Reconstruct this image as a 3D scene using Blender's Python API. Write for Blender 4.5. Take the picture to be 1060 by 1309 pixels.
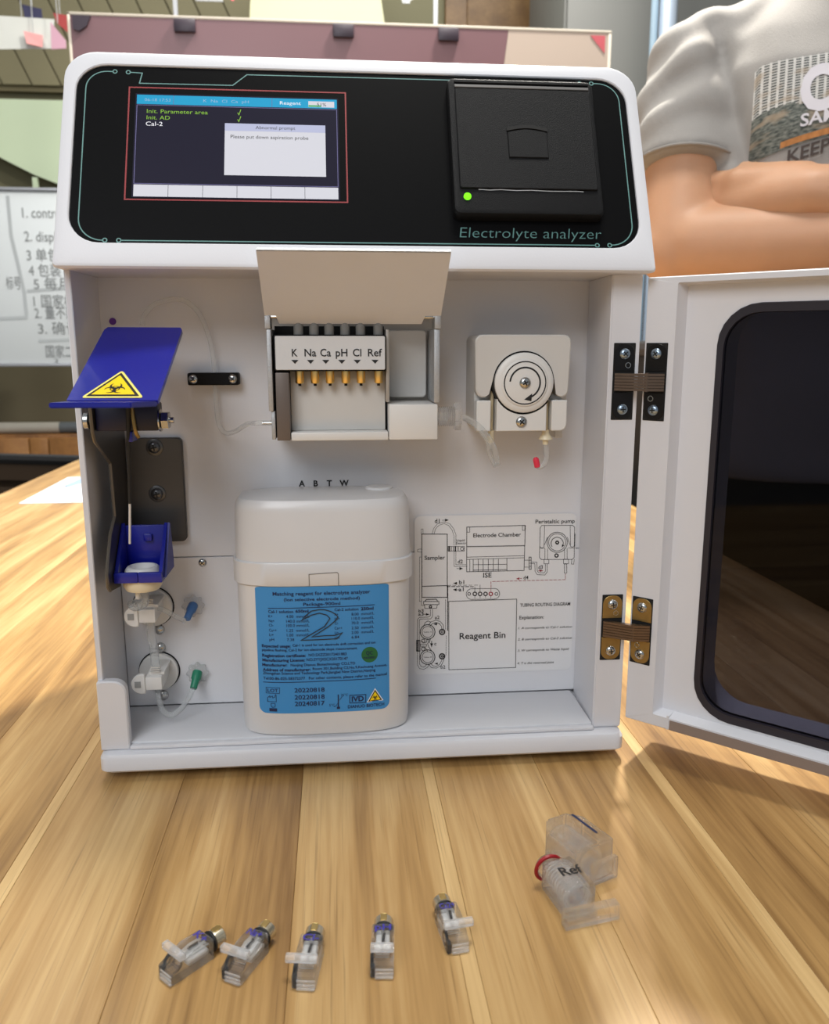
import bpy, bmesh, math, random
from mathutils import Vector, Matrix
from mathutils.bvhtree import BVHTree

random.seed(7)
for _o in list(bpy.data.objects):
    bpy.data.objects.remove(_o, do_unlink=True)
SC = bpy.context.scene
COL = SC.collection

# ------------------------------------------------------------------ camera, world, lights, exposure
cam_d = bpy.data.cameras.new('camera')
cam = bpy.data.objects.new('camera', cam_d)
COL.objects.link(cam)
cam_d.sensor_fit = 'HORIZONTAL'
cam_d.sensor_width = 36.0
cam_d.lens = 36.0 * 1065.0 / 1060.0
cam_d.clip_start = 0.01
cam_d.clip_end = 60
CAM = Vector((-0.0159, -0.4720, 0.2568))
_yaw, _pitch = 0.0925, 0.1970
cam.location = CAM
cam.rotation_euler = (math.pi / 2 - _pitch, 0.0, -_yaw)
cam_d.dof.use_dof = True
cam_d.dof.focus_distance = 0.49
cam_d.dof.aperture_fstop = 18.0
SC.camera = cam

SC.view_settings.view_transform = 'Standard'
SC.view_settings.look = 'None'
SC.view_settings.gamma = 1.0
SC.view_settings.use_curve_mapping = False
SC.view_settings.exposure = 0.0
SC.cycles.use_denoising = True
SC.cycles.max_bounces = 12
SC.cycles.transparent_max_bounces = 24
SC.cycles.transmission_bounces = 12

world = bpy.data.worlds.new('room_air')
SC.world = world
world.use_nodes = True
_bg = world.node_tree.nodes['Background']
_bg.inputs[0].default_value = (0.86, 0.93, 1.0, 1)
_bg.inputs[1].default_value = 0.33


def area(name, loc, target, size, power, color=(1, 1, 1), size_y=None):
    l = bpy.data.lights.new(name, 'AREA')
    l.energy = power
    l.color = color
    l.size = size
    if size_y:
        l.shape = 'RECTANGLE'
        l.size_y = size_y
    o = bpy.data.objects.new(name, l)
    COL.objects.link(o)
    o.location = loc
    o.rotation_euler = (Vector(target) - Vector(loc)).to_track_quat('-Z', 'Y').to_euler()
    return o


# strong ceiling lamp behind and to the right of the analyzer
area('ceiling_lamp', (0.58, 1.25, 2.15), (0.1, 0.1, 0.0), 0.18, 92.0, (1.0, 0.95, 0.85))
# ceiling panel over the middle of the table, and a broad unseen fill added front and left
area('ceiling_panel_near', (0.15, 0.0, 2.2), (0.1, -0.15, 0.0), 0.7, 29.0, (1.0, 0.97, 0.91), 0.5)
area('front_fill', (-0.60, -1.40, 1.32), (0.0, 0.0, 0.2), 0.9, 17.5, (0.94, 0.965, 1.0), 0.9)
area('ceiling_panel_rear', (0.2, 1.9, 2.2), (0.1, 2.4, 0.0), 1.6, 38.0, (1.0, 0.98, 0.92), 1.0)
area('table_fill_far', (-0.45, 1.15, 1.75), (-0.42, 0.75, 0.0), 0.5, 13.0, (1.0, 0.95, 0.86))  # unseen fill added to brighten the left of the table


# ------------------------------------------------------------------ helpers
def srgb(r, g, b):
    f = lambda c: (c / 255 / 12.92) if c / 255 <= 0.04045 else ((c / 255 + 0.055) / 1.055) ** 2.4
    return (f(r), f(g), f(b), 1.0)


MATS = {}


def pm(name, rgb, rough=0.5, metal=0.0, var=0.04, scale=40.0, bump=0.0, bscale=None, spec=0.5,
       emit=0.0, coat=0.0, stretch=None):
    """principled material with a little procedural mottling and relief"""
    m = bpy.data.materials.new(name)
    m.use_nodes = True
    nt = m.node_tree
    b = nt.nodes['Principled BSDF']
    c = srgb(*rgb)
    tc = nt.nodes.new('ShaderNodeTexCoord')
    src = tc.outputs['Object']
    if stretch:
        mp = nt.nodes.new('ShaderNodeMapping')
        mp.inputs['Scale'].default_value = stretch
        nt.links.new(src, mp.inputs['Vector'])
        src = mp.outputs['Vector']
    nz = nt.nodes.new('ShaderNodeTexNoise')
    nz.inputs['Scale'].default_value = scale
    nz.inputs['Detail'].default_value = 4
    nt.links.new(src, nz.inputs['Vector'])
    mx = nt.nodes.new('ShaderNodeMix')
    mx.data_type = 'RGBA'
    mx.inputs[6].default_value = tuple(max(0, k * (1 - var)) for k in c[:3]) + (1,)
    mx.inputs[7].default_value = tuple(min(1, k * (1 + var)) for k in c[:3]) + (1,)
    nt.links.new(nz.outputs['Fac'], mx.inputs[0])
    nt.links.new(mx.outputs[2], b.inputs['Base Color'])
    b.inputs['Roughness'].default_value = rough
    b.inputs['Metallic'].default_value = metal
    b.inputs['Specular IOR Level'].default_value = spec
    if coat:
        b.inputs['Coat Weight'].default_value = coat
    if emit:
        for k in (6, 7):
            mx.inputs[k].default_value = tuple(q * 0.3 for q in mx.inputs[k].default_value[:3]) + (1,)
        b.inputs['Specular IOR Level'].default_value = 0.1
        b.inputs['Emission Color'].default_value = c
        b.inputs['Emission Strength'].default_value = emit
    if bump:
        n2 = nt.nodes.new('ShaderNodeTexNoise')
        n2.inputs['Scale'].default_value = bscale or scale * 6
        n2.inputs['Detail'].default_value = 3
        nt.links.new(src, n2.inputs['Vector'])
        bp = nt.nodes.new('ShaderNodeBump')
        bp.inputs['Strength'].default_value = bump
        bp.inputs['Distance'].default_value = 0.001
        nt.links.new(n2.outputs['Fac'], bp.inputs['Height'])
        nt.links.new(bp.outputs['Normal'], b.inputs['Normal'])
    MATS[name] = m
    return m


def clear(name, tint, transp=0.5, rough=0.02, ior=1.49, milky=0.0):
    """clear plastic: refracting glass mixed with straight-through transparency, optional milkiness"""
    m = bpy.data.materials.new(name)
    m.use_nodes = True
    nt = m.node_tree
    out = nt.nodes['Material Output']
    nt.nodes.remove(nt.nodes['Principled BSDF'])
    g = nt.nodes.new('ShaderNodeBsdfGlass')
    g.inputs['Color'].default_value = tint
    g.inputs['IOR'].default_value = ior
    nz = nt.nodes.new('ShaderNodeTexNoise')
    nz.inputs['Scale'].default_value = 300
    mr = nt.nodes.new('ShaderNodeMapRange')
    mr.inputs['To Min'].default_value = rough * 0.6
    mr.inputs['To Max'].default_value = rough * 1.6
    nt.links.new(nz.outputs['Fac'], mr.inputs['Value'])
    nt.links.new(mr.outputs['Result'], g.inputs['Roughness'])
    t = nt.nodes.new('ShaderNodeBsdfTransparent')
    t.inputs['Color'].default_value = tint
    mx = nt.nodes.new('ShaderNodeMixShader')
    mx.inputs[0].default_value = transp
    nt.links.new(g.outputs[0], mx.inputs[1])
    nt.links.new(t.outputs[0], mx.inputs[2])
    last = mx
    if milky:
        p = nt.nodes.new('ShaderNodeBsdfPrincipled')
        p.inputs['Base Color'].default_value = tint
        p.inputs['Roughness'].default_value = 0.25
        m2 = nt.nodes.new('ShaderNodeMixShader')
        m2.inputs[0].default_value = milky
        nt.links.new(mx.outputs[0], m2.inputs[1])
        nt.links.new(p.outputs[0], m2.inputs[2])
        last = m2
    nt.links.new(last.outputs[0], out.inputs['Surface'])
    MATS[name] = m
    return m


def tinted_pane(name, tint, refl_rough=0.03):
    m = bpy.data.materials.new(name)
    m.use_nodes = True
    nt = m.node_tree
    out = nt.nodes['Material Output']
    nt.nodes.remove(nt.nodes['Principled BSDF'])
    t = nt.nodes.new('ShaderNodeBsdfTransparent')
    t.inputs['Color'].default_value = tint
    g = nt.nodes.new('ShaderNodeBsdfGlossy')
    g.inputs['Roughness'].default_value = refl_rough
    nz = nt.nodes.new('ShaderNodeTexNoise')
    nz.inputs['Scale'].default_value = 60
    cr = nt.nodes.new('ShaderNodeMapRange')
    cr.inputs['To Min'].default_value = refl_rough * 0.7
    cr.inputs['To Max'].default_value = refl_rough * 1.4
    nt.links.new(nz.outputs['Fac'], cr.inputs['Value'])
    nt.links.new(cr.outputs['Result'], g.inputs['Roughness'])
    f = nt.nodes.new('ShaderNodeFresnel')
    f.inputs['IOR'].default_value = 1.22
    mx = nt.nodes.new('ShaderNodeMixShader')
    nt.links.new(f.outputs[0], mx.inputs[0])
    nt.links.new(t.outputs[0], mx.inputs[1])
    nt.links.new(g.outputs[0], mx.inputs[2])
    nt.links.new(mx.outputs[0], out.inputs['Surface'])
    MATS[name] = m
    return m


def wood(name, dark, mid, light, rough=0.38, sx=26.0, sy=1.6):
    """long grain running along Y; each board reads its own 'tone' property"""
    m = bpy.data.materials.new(name)
    m.use_nodes = True
    nt = m.node_tree
    N, Lk = nt.nodes.new, nt.links.new
    b = nt.nodes['Principled BSDF']
    tc = N('ShaderNodeTexCoord')
    at = N('ShaderNodeAttribute')
    at.attribute_type = 'OBJECT'
    at.attribute_name = 'tone'
    off = N('ShaderNodeVectorMath')
    off.operation = 'SCALE'
    off.inputs[0].default_value = (3.1, 17.3, 5.7)
    Lk(at.outputs['Fac'], off.inputs['Scale'])
    ad = N('ShaderNodeVectorMath')
    Lk(tc.outputs['Object'], ad.inputs[0])
    Lk(off.outputs['Vector'], ad.inputs[1])
    mp = N('ShaderNodeMapping')
    mp.inputs['Scale'].default_value = (sx, sy, sx)
    Lk(ad.outputs['Vector'], mp.inputs['Vector'])
    n1 = N('ShaderNodeTexNoise')
    n1.inputs['Scale'].default_value = 1.6
    n1.inputs['Detail'].default_value = 5
    n1.inputs['Distortion'].default_value = 0.6
    Lk(mp.outputs['Vector'], n1.inputs['Vector'])
    mp2 = N('ShaderNodeMapping')
    mp2.inputs['Scale'].default_value = (sx * 9, sy * 5, sx * 9)
    Lk(ad.outputs['Vector'], mp2.inputs['Vector'])
    n2 = N('ShaderNodeTexNoise')
    n2.inputs['Scale'].default_value = 1.6
    n2.inputs['Detail'].default_value = 4
    Lk(mp2.outputs['Vector'], n2.inputs['Vector'])
    mixf = N('ShaderNodeMath')
    mixf.operation = 'MULTIPLY_ADD'
    mixf.inputs[1].default_value = 0.35
    Lk(n2.outputs['Fac'], mixf.inputs[0])
    sc = N('ShaderNodeMath')
    sc.operation = 'MULTIPLY_ADD'
    sc.inputs[1].default_value = 1.05
    sc.inputs[2].default_value = -0.2
    Lk(n1.outputs['Fac'], sc.inputs[0])
    Lk(sc.outputs[0], mixf.inputs[2])
    tn = N('ShaderNodeMath')
    tn.operation = 'ADD'
    Lk(mixf.outputs[0], tn.inputs[0])
    Lk(at.outputs['Fac'], tn.inputs[1])
    cr = N('ShaderNodeValToRGB')
    e = cr.color_ramp.elements
    e[0].position, e[0].color = 0.18, dark
    e[1].position, e[1].color = 0.82, light
    k = cr.color_ramp.elements.new(0.5)
    k.color = mid
    Lk(tn.outputs[0], cr.inputs['Fac'])
    # fine dark pores
    mp3 = N('ShaderNodeMapping')
    mp3.inputs['Scale'].default_value = (sx * 18, sy * 4, sx * 18)
    Lk(ad.outputs['Vector'], mp3.inputs['Vector'])
    n3 = N('ShaderNodeTexNoise')
    n3.inputs['Scale'].default_value = 2.0
    n3.inputs['Detail'].default_value = 2
    Lk(mp3.outputs['Vector'], n3.inputs['Vector'])
    pr = N('ShaderNodeMapRange')
    pr.inputs['From Min'].default_value = 0.60
    pr.inputs['From Max'].default_value = 0.74
    pr.inputs['To Max'].default_value = 0.36
    Lk(n3.outputs['Fac'], pr.inputs['Value'])
    mx = N('ShaderNodeMix')
    mx.data_type = 'RGBA'
    Lk(pr.outputs['Result'], mx.inputs[0])
    Lk(cr.outputs['Color'], mx.inputs[6])
    mx.inputs[7].default_value = tuple(x * 0.55 for x in dark[:3]) + (1,)
    Lk(mx.outputs[2], b.inputs['Base Color'])
    b.inputs['Roughness'].default_value = rough
    bp = N('ShaderNodeBump')
    bp.inputs['Strength'].default_value = 0.12
    bp.inputs['Distance'].default_value = 0.0006
    Lk(n2.outputs['Fac'], bp.inputs['Height'])
    Lk(bp.outputs['Normal'], b.inputs['Normal'])
    MATS[name] = m
    return m


def new():
    return bmesh.new()


def finish(bm, name, sharp=0.62, recalc=True):
    if recalc:
        bmesh.ops.recalc_face_normals(bm, faces=bm.faces[:])
    for f in bm.faces:
        f.smooth = True
    for e in bm.edges:
        if len(e.link_faces) != 2 or e.calc_face_angle(3.0) > sharp:
            e.smooth = False
    me = bpy.data.meshes.new(name)
    bm.to_mesh(me)
    bm.free()
    return me


def level(p):
    """a thing, its parts and their sub-parts: nothing hangs deeper"""
    def depth(q):
        return 0 if q.parent is None else 1 + depth(q.parent)
    while p is not None and depth(p) >= 2:
        p = p.parent
    return p


def link(name, data, parent=None):
    o = bpy.data.objects.new(name, data)
    COL.objects.link(o)
    parent = level(parent)
    if parent is not None:
        o.parent = parent
        o.matrix_parent_inverse = world_of(parent).inverted()
    return o


def world_of(o):
    m = o.matrix_basis.copy()
    if o.parent:
        m = world_of(o.parent) @ o.matrix_parent_inverse @ m
    return m


def obj(name, bm, mats, parent=None, recalc=True, label=None, sharp=0.62):
    """turn a bmesh in world coordinates into one mesh object under its thing"""
    me = finish(bm, name, sharp, recalc)
    for m in (mats if isinstance(mats, (list, tuple)) else [mats]):
        me.materials.append(m)
    o = link(name, me, parent)
    if label:
        o['label'] = label
    return o


def tag(o, label, cat, group=None, kind=None):
    if label:
        o['label'] = label
    if cat:
        o['category'] = cat
    if group:
        o['group'] = group
    if kind:
        o['kind'] = kind
    return o


def thing(name, label, cat, loc=(0, 0, 0), rotz=0.0, group=None):
    o = bpy.data.objects.new(name, None)
    COL.objects.link(o)
    o.empty_display_size = 0.02
    o.location = loc
    o.rotation_euler = (0, 0, rotz)
    return tag(o, label, cat, group)


def struct(name, bm, mat, parent=None):
    o = obj(name, bm, mat, parent)
    if parent is None:
        o['kind'] = 'structure'
    return o


def mi(bm, n0, idx):
    bm.faces.ensure_lookup_table()
    for f in bm.faces[n0:]:
        f.material_index = idx


ident = lambda u, v, d: (u, v, d)


def box(bm, x0, x1, y0, y1, z0, z1, bev=0.0, seg=2, mapf=None):
    mapf = mapf or ident
    vs = [bm.verts.new(mapf(x, y, z)) for z in (z0, z1) for y in (y0, y1) for x in (x0, x1)]
    q = [(0, 2, 3, 1), (4, 5, 7, 6), (0, 1, 5, 4), (2, 6, 7, 3), (0, 4, 6, 2), (1, 3, 7, 5)]
    fs = [bm.faces.new([vs[i] for i in k]) for k in q]
    if bev:
        es = list({e for f in fs for e in f.edges})
        bmesh.ops.bevel(bm, geom=es, offset=bev, segments=seg, affect='EDGES', profile=0.5)


def rr(x0, x1, y0, y1, r, seg=6):
    """rounded rectangle, counter clockwise; r is one radius or (bl, br, tr, tl)"""
    if not isinstance(r, (list, tuple)):
        r = (r,) * 4
    out = []
    for (cx, cy, a0), q in zip(((x0, y0, 180), (x1, y0, 270), (x1, y1, 0), (x0, y1, 90)), r):
        ox = cx + (q if cx == x0 else -q)
        oy = cy + (q if cy == y0 else -q)
        for i in range(seg + 1):
            a = math.radians(a0 + 90 * i / seg)
            out.append((ox + q * math.cos(a), oy + q * math.sin(a)))
    return out


def loft(bm, loops, cap0=False, cap1=False, ring=False):
    vl = [[bm.verts.new(p) for p in lp] for lp in loops]
    n = len(vl[0])
    pairs = list(zip(vl[:-1], vl[1:]))
    if ring:
        pairs.append((vl[-1], vl[0]))
    for a, b in pairs:
        for i in range(n):
            j = (i + 1) % n
            bm.faces.new((a[i], a[j], b[j], b[i]))
    if cap0:
        bm.faces.new(vl[0][::-1])
    if cap1:
        bm.faces.new(vl[-1])


def prism(bm, poly, mapf, d0, d1, bev=0.0):
    """poly of (u, v) swept from depth d0 to d1; bev pulls the d1 outline in a little"""
    lo = [[mapf(u, v, d0) for u, v in poly]]
    if bev:
        cx = sum(p[0] for p in poly) / len(poly)
        cy = sum(p[1] for p in poly) / len(poly)
        hw = max(abs(p[0] - cx) for p in poly)
        hh = max(abs(p[1] - cy) for p in poly)
        sg = 1 if d1 > d0 else -1
        lo.append([mapf(u, v, d1 - sg * bev) for u, v in poly])
        lo.append([mapf(cx + (u - cx) * (1 - bev / hw), cy + (v - cy) * (1 - bev / hh), d1) for u, v in poly])
    else:
        lo.append([mapf(u, v, d1) for u, v in poly])
    loft(bm, lo, True, True)


def basis(d):
    d = Vector(d).normalized()
    a = Vector((0, 0, 1)) if abs(d.z) < 0.9 else Vector((1, 0, 0))
    u = d.cross(a).normalized()
    return u, d.cross(u).normalized(), d


def lathe(bm, prof, o, axis, seg=24, cap0=True, cap1=True):
    """prof of (radius, height along axis)"""
    u, v, d = basis(axis)
    o = Vector(o)
    loops = []
    for r, h in prof:
        loops.append([o + d * h + (u * math.cos(t) + v * math.sin(t)) * max(r, 1e-6)
                      for t in (2 * math.pi * i / seg for i in range(seg))])
    loft(bm, loops, cap0, cap1)


def cyl(bm, p0, p1, r0, r1=None, seg=20):
    p0, p1 = Vector(p0), Vector(p1)
    lathe(bm, [(r0, 0), (r0 if r1 is None else r1, (p1 - p0).length)], p0, p1 - p0, seg)


def catmull(pts, k=6):
    P = [Vector(p) for p in pts]
    if len(P) < 3:
        return P
    Q = [P[0] * 2 - P[1]] + P + [P[-1] * 2 - P[-2]]
    out = []
    for i in range(1, len(Q) - 2):
        a, b, c, d = Q[i - 1:i + 3]
        for j in range(k):
            t = j / k
            out.append(0.5 * (2 * b + (c - a) * t + (2 * a - 5 * b + 4 * c - d) * t * t
                              + (3 * b - a - 3 * c + d) * t ** 3))
    out.append(P[-1])
    return out


def tube(bm, pts, r, seg=10, k=6, r1=None):
    P = catmull(pts, k)
    n = len(P)
    u = None
    loops = []
    for i, p in enumerate(P):
        d = (P[min(i + 1, n - 1)] - P[max(i - 1, 0)]).normalized()
        if u is None:
            u = basis(d)[0]
        u = (u - d * u.dot(d)).normalized()
        w = d.cross(u)
        q = r if r1 is None else r + (r1 - r) * i / (n - 1)
        loops.append([p + (u * math.cos(t) + w * math.sin(t)) * q
                      for t in (2 * math.pi * j / seg for j in range(seg))])
    loft(bm, loops, True, True)


def torus(bm, o, axis, R, r, seg=28, ss=8):
    u, v, d = basis(axis)
    o = Vector(o)
    loops = []
    for i in range(seg):
        t = 2 * math.pi * i / seg
        e = u * math.cos(t) + v * math.sin(t)
        loops.append([o + e * (R + r * math.cos(s)) + d * r * math.sin(s)
                      for s in (2 * math.pi * j / ss for j in range(ss))])
    loft(bm, loops, ring=True)


def ball(bm, c, r, mat=None, sub=3):
    r = r if isinstance(r, (list, tuple)) else (r, r, r)
    M = Matrix.Translation(Vector(c)) @ (mat or Matrix()) @ Matrix.Diagonal((r[0], r[1], r[2], 1))
    bmesh.ops.create_icosphere(bm, subdivisions=sub, radius=1.0, matrix=M)


def stroke(bm, pts, w, mapf, d, step=None):
    """flat printed line of width w through 2-D points, at height d over the surface"""
    h = w / 2
    if step:
        fine = [pts[0]]
        for (x0, y0), (x1, y1) in zip(pts[:-1], pts[1:]):
            n = max(1, int(math.hypot(x1 - x0, y1 - y0) / step))
            fine += [(x0 + (x1 - x0) * i / n, y0 + (y1 - y0) * i / n) for i in range(1, n + 1)]
        pts = fine
    P = [Vector(pts[0])]
    for p in pts[1:]:
        if (Vector(p) - P[-1]).length > 1e-9:
            P.append(Vector(p))
    closed = len(P) > 3 and (P[0] - P[-1]).length < 1e-9
    if closed:
        P.pop()
    n = len(P)
    if n < 2:
        return
    rows = []
    for i, p in enumerate(P):
        d0 = (p - P[i - 1]).normalized() if (i or closed) else None
        d1 = (P[(i + 1) % n] - p).normalized() if (i < n - 1 or closed) else None
        e = Vector((0, 0))
        if d0 is None:
            e = -d1 * h; d0 = d1
        elif d1 is None:
            e = d0 * h; d1 = d0
        t = d0 + d1
        t = t.normalized() if t.length > 0.15 else d1
        nn = Vector((-t.y, t.x))
        k = min(h / max(abs(nn.dot(Vector((-d1.y, d1.x)))), 0.3), 2.5 * h)
        rows.append([bm.verts.new(mapf(*(p + e + nn * q), d)) for q in (k, -k)])
    for i in range(n if closed else n - 1):
        a, b = rows[i], rows[(i + 1) % n]
        bm.faces.new((a[0], a[1], b[1], b[0]))


def fill(bm, poly, mapf, d):
    bm.faces.new([bm.verts.new(mapf(a, b, d)) for a, b in poly])


def arc(cx, cy, r, a0, a1, n=20):
    return [(cx + r * math.cos(math.radians(a0 + (a1 - a0) * i / n)),
             cy + r * math.sin(math.radians(a0 + (a1 - a0) * i / n))) for i in range(n + 1)]


_FC = bpy.data.curves.new('lettering_source', 'FONT')
_FO = bpy.data.objects.new('lettering_source', _FC)
CAPH = 0.682


def txt(bm, s, mapf, u, v, h, w=None, d=0.0002, bold=0.0, shear=0.0, align='l', slope=0.0):
    """flat lettering: left end and baseline at (u, v), cap height h, squeezed to width w"""
    _FC.body = s
    _FC.offset = bold
    _FC.shear = shear
    _FC.resolution_u = 3
    me = bpy.data.meshes.new_from_object(_FO)
    if not me.vertices:
        return
    xs = [p.co.x for p in me.vertices]
    x0, x1 = min(xs), max(xs)
    ky = h / CAPH
    kx = ky if w is None else w / max(x1 - x0, 1e-6)
    dx = 0.0 if align == 'l' else -(x1 - x0) * kx / (2 if align == 'c' else 1)
    vs = []
    for p in me.vertices:
        a = (p.co.x - x0) * kx + dx
        vs.append(bm.verts.new(mapf(u + a, v + p.co.y * ky + slope * a, d)))
    for f in me.polygons:
        try:
            bm.faces.new([vs[i] for i in f.vertices])
        except ValueError:
            pass
    bpy.data.meshes.remove(me)


# ------------------------------------------------------------------ materials
white = pm('painted_white_metal', (216, 216, 220), 0.42, var=0.02, scale=9, bump=0.05, bscale=900)
white_in = pm('painted_white_panel', (217, 217, 220), 0.5, var=0.025, scale=7, bump=0.05, bscale=900)
abs_w = pm('white_moulded_plastic', (222, 220, 216), 0.38, var=0.02, scale=15)
abs_grey = pm('pale_grey_plastic', (204, 201, 196), 0.4, var=0.02, scale=15)
bottle_p = pm('milky_polyethylene', (216, 215, 215), 0.33, var=0.03, scale=22, coat=0.15)
blackp = pm('black_panel_film', (12, 12, 13), 0.42, var=0.15, scale=400, spec=0.05)
blackp2 = pm('black_textured_plastic', (20, 20, 21), 0.5, var=0.12, scale=300, bump=0.35, bscale=2400, spec=0.14)
rubber = pm('black_rubber', (22, 22, 23), 0.6, var=0.1)
teal = pm('teal_print', (94, 138, 134), 0.5)
red_ink = pm('red_print', (142, 30, 34), 0.5)
ink = pm('black_print', (22, 22, 24), 0.6)
grey_ink = pm('grey_print', (95, 95, 95), 0.6)
red_line = pm('dark_red_print', (150, 30, 50), 0.6)
navy_ink = pm('navy_print', (18, 34, 76), 0.6)
pen_ink = pm('marker_ink', (30, 38, 44), 0.4)
film = pm('clear_film_label', (223, 223, 224), 0.3, var=0.015, scale=6)
blue_lbl = pm('blue_label_paper', (58, 140, 202), 0.42, var=0.04, scale=18)
blue_pl = pm('royal_blue_plastic', (15, 26, 140), 0.34, var=0.05, scale=30, coat=0.2, bump=0.06, bscale=1200)
yellow = pm('yellow_sticker', (250, 214, 20), 0.4)
paleyel = pm('sticker_rim', (252, 232, 120), 0.4)
green_st = pm('green_sticker', (22, 100, 56), 0.45)
steel = pm('polished_steel', (190, 190, 188), 0.22, 1.0, var=0.06, scale=80)
steel_d = pm('dark_steel_plate', (88, 86, 84), 0.42, 0.75, var=0.06, scale=40, stretch=(1, 1, 8))
silver = pm('sparkling_silver_paint', (180, 182, 184), 0.42, 0.55, var=0.16, scale=900, bump=0.3, bscale=1800)
taupe = pm('taupe_grey_metal', (168, 162, 154), 0.5, 0.25, var=0.03, scale=30)
brownm = pm('brown_anodised_plate', (108, 98, 92), 0.45, 0.3, var=0.05)
gold = pm('gold_plating', (238, 206, 134), 0.3, 1.0, var=0.06)
brass = pm('brass_zinc_plating', (160, 134, 84), 0.36, 0.8, var=0.18, scale=300)
hinge_blk = pm('black_nickel_plating', (44, 42, 42), 0.28, 0.8, var=0.15, scale=200)
hinge_arm = pm('bronze_hinge_leaves', (116, 100, 88), 0.35, 0.9, var=0.12, scale=200)
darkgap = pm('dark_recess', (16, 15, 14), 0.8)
beige_t = pm('beige_pump_tube', (205, 190, 155), 0.4, var=0.04)
ivory = pm('ivory_plastic', (226, 214, 184), 0.4)
pinkcap = pm('pink_red_cap', (226, 52, 78), 0.4)
bluecap = pm('blue_plug', (70, 108, 160), 0.35)
greencap = pm('green_plug', (36, 128, 98), 0.4)
purple = pm('purple_dot_sticker', (96, 40, 150), 0.5)
redring = pm('red_rubber_ring', (150, 16, 28), 0.35)
tubing = clear('clear_tubing', (0.95, 0.96, 0.96, 1), 0.60, 0.05, 1.25, 0.12)
acrylic = clear('clear_acrylic', (0.99, 0.99, 0.99, 1), 0.42, 0.008, 1.5, 0.03)
ridge_p = clear('milky_glint_plastic', (0.98, 0.98, 0.98, 1), 0.35, 0.04, 1.4, 0.2)  # milky white stands in for bright glints on tabs and ridges
frosted = clear('ribbed_clear_plastic', (0.97, 0.97, 0.97, 1), 0.45, 0.06, 1.35, 0.12)
pane = tinted_pane('smoked_glass', (0.212, 0.215, 0.265, 1))
lcd_dark = pm('lcd_dark_field', (34, 32, 47), 0.3, emit=0.8)
lcd_cyan = pm('lcd_cyan_bar', (44, 158, 202), 0.3, emit=0.75)
lcd_white = pm('lcd_white_field', (214, 214, 222), 0.3, emit=0.72)
lcd_title = pm('lcd_title_bar', (188, 192, 220), 0.3, emit=0.7)
lcd_line = pm('lcd_lilac_line', (128, 124, 170), 0.3, emit=0.5)
lcd_green = pm('lcd_green_text', (140, 190, 70), 0.3, emit=0.7)
lcd_wtext = pm('lcd_white_text', (240, 240, 245), 0.3, emit=0.8)
lcd_btext = pm('lcd_pale_text', (165, 205, 240), 0.3, emit=0.5)
lcd_bar = pm('lcd_gauge_green', (110, 200, 140), 0.3, emit=0.5)
led = pm('green_lamp', (110, 235, 30), 0.3, emit=1.8)

# ================================================================== the room
floor_m = pm('grey_floor_tile', (120, 116, 108), 0.5, var=0.08, scale=5)
olive_m = pm('olive_grey_wall_paint', (122, 118, 92), 0.8, var=0.05, scale=4)
dark_olive = pm('dark_olive_wall', (104, 98, 78), 0.8, var=0.05, scale=4)
bm = new()
box(bm, -3.2, 3.2, -3.0, 3.1, -0.80, -0.75)
struct('floor', bm, floor_m)
bm = new()
box(bm, -3.2, 3.2, 3.0, 3.1, -0.75, 2.9)
struct('wall_back', bm, olive_m)
pale_wall = pm('pale_grey_wall_paint', (186, 186, 182), 0.8, var=0.03, scale=3)
for nm, x in (('wall_left', -3.3), ('wall_right', 3.2)):
    bm = new()
    box(bm, x, x + 0.1, -3.0, 3.1, -0.75, 2.9)
    struct(nm, bm, pale_wall)
# brown wooden door in the back wall
door_w = wood('brown_door_wood', srgb(84, 58, 28), srgb(112, 82, 44), srgb(134, 104, 64), 0.5, 8, 1)
bm = new()
box(bm, 0.42, 0.98, 2.955, 2.999, -0.75, 2.3, 0.004)
d1 = struct('door_1', bm, door_w)
d1['tone'] = -0.05
bm = new()
for (a, b) in ((-0.6, 0.6), (0.75, 2.15)):
    box(bm, 0.5, 0.9, 2.940, 2.956, a, b, 0.006)
obj('panel', bm, door_w, d1)

# table: top of edge-glued boards running away from the camera
twood = wood('honey_oak_board', srgb(112, 78, 40), srgb(174, 136, 84), srgb(211, 177, 123), 0.36)
tab = thing('table', 'long honey oak table top of edge-glued boards under the analyzer', 'table', (-0.073, 0.4, -0.75))
edges = [(-0.610, 0.00), (-0.548, 0.06), (-0.487, -0.04), (-0.425, 0.05), (-0.363, 0.14), (-0.352, 0.02),
         (-0.304, -0.02), (-0.243, -0.08), (-0.1835, 0.22), (-0.1765, 0.02), (-0.112, -0.05), (-0.0405, 0.07),
         (0.0325, 0.20), (0.0395, 0.03), (0.104, -0.02), (0.1705, 0.20), (0.1785, -0.05), (0.236, -0.02),
         (0.300, 0.05), (0.355, -0.06), (0.410, 0.04), (0.4635, None)]
for (x0, tone), (x1, _) in zip(edges[:-1], edges[1:]):
    bm = new()
    box(bm, x0 + 0.00006, x1 - 0.00006, -0.78, 1.50, -0.028, 0.0, 0.00025, 1)
    o = obj('board', bm, twood, tab)
    o['tone'] = tone
leg_m = pm('white_steel_leg', (190, 190, 188), 0.45, 0.2)
for x in (-0.55, 0.40):
    for y in (-0.70, 1.42):
        bm = new()
        box(bm, x - 0.025, x + 0.025, y - 0.025, y + 0.025, -0.75, -0.028, 0.003)
        obj('leg', bm, leg_m, tab)
for y in (-0.70, 1.42):
    bm = new()
    box(bm, -0.525, 0.375, y - 0.02, y + 0.02, -0.075, -0.029, 0.003)
    obj('cross_rail', bm, leg_m, tab)

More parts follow.
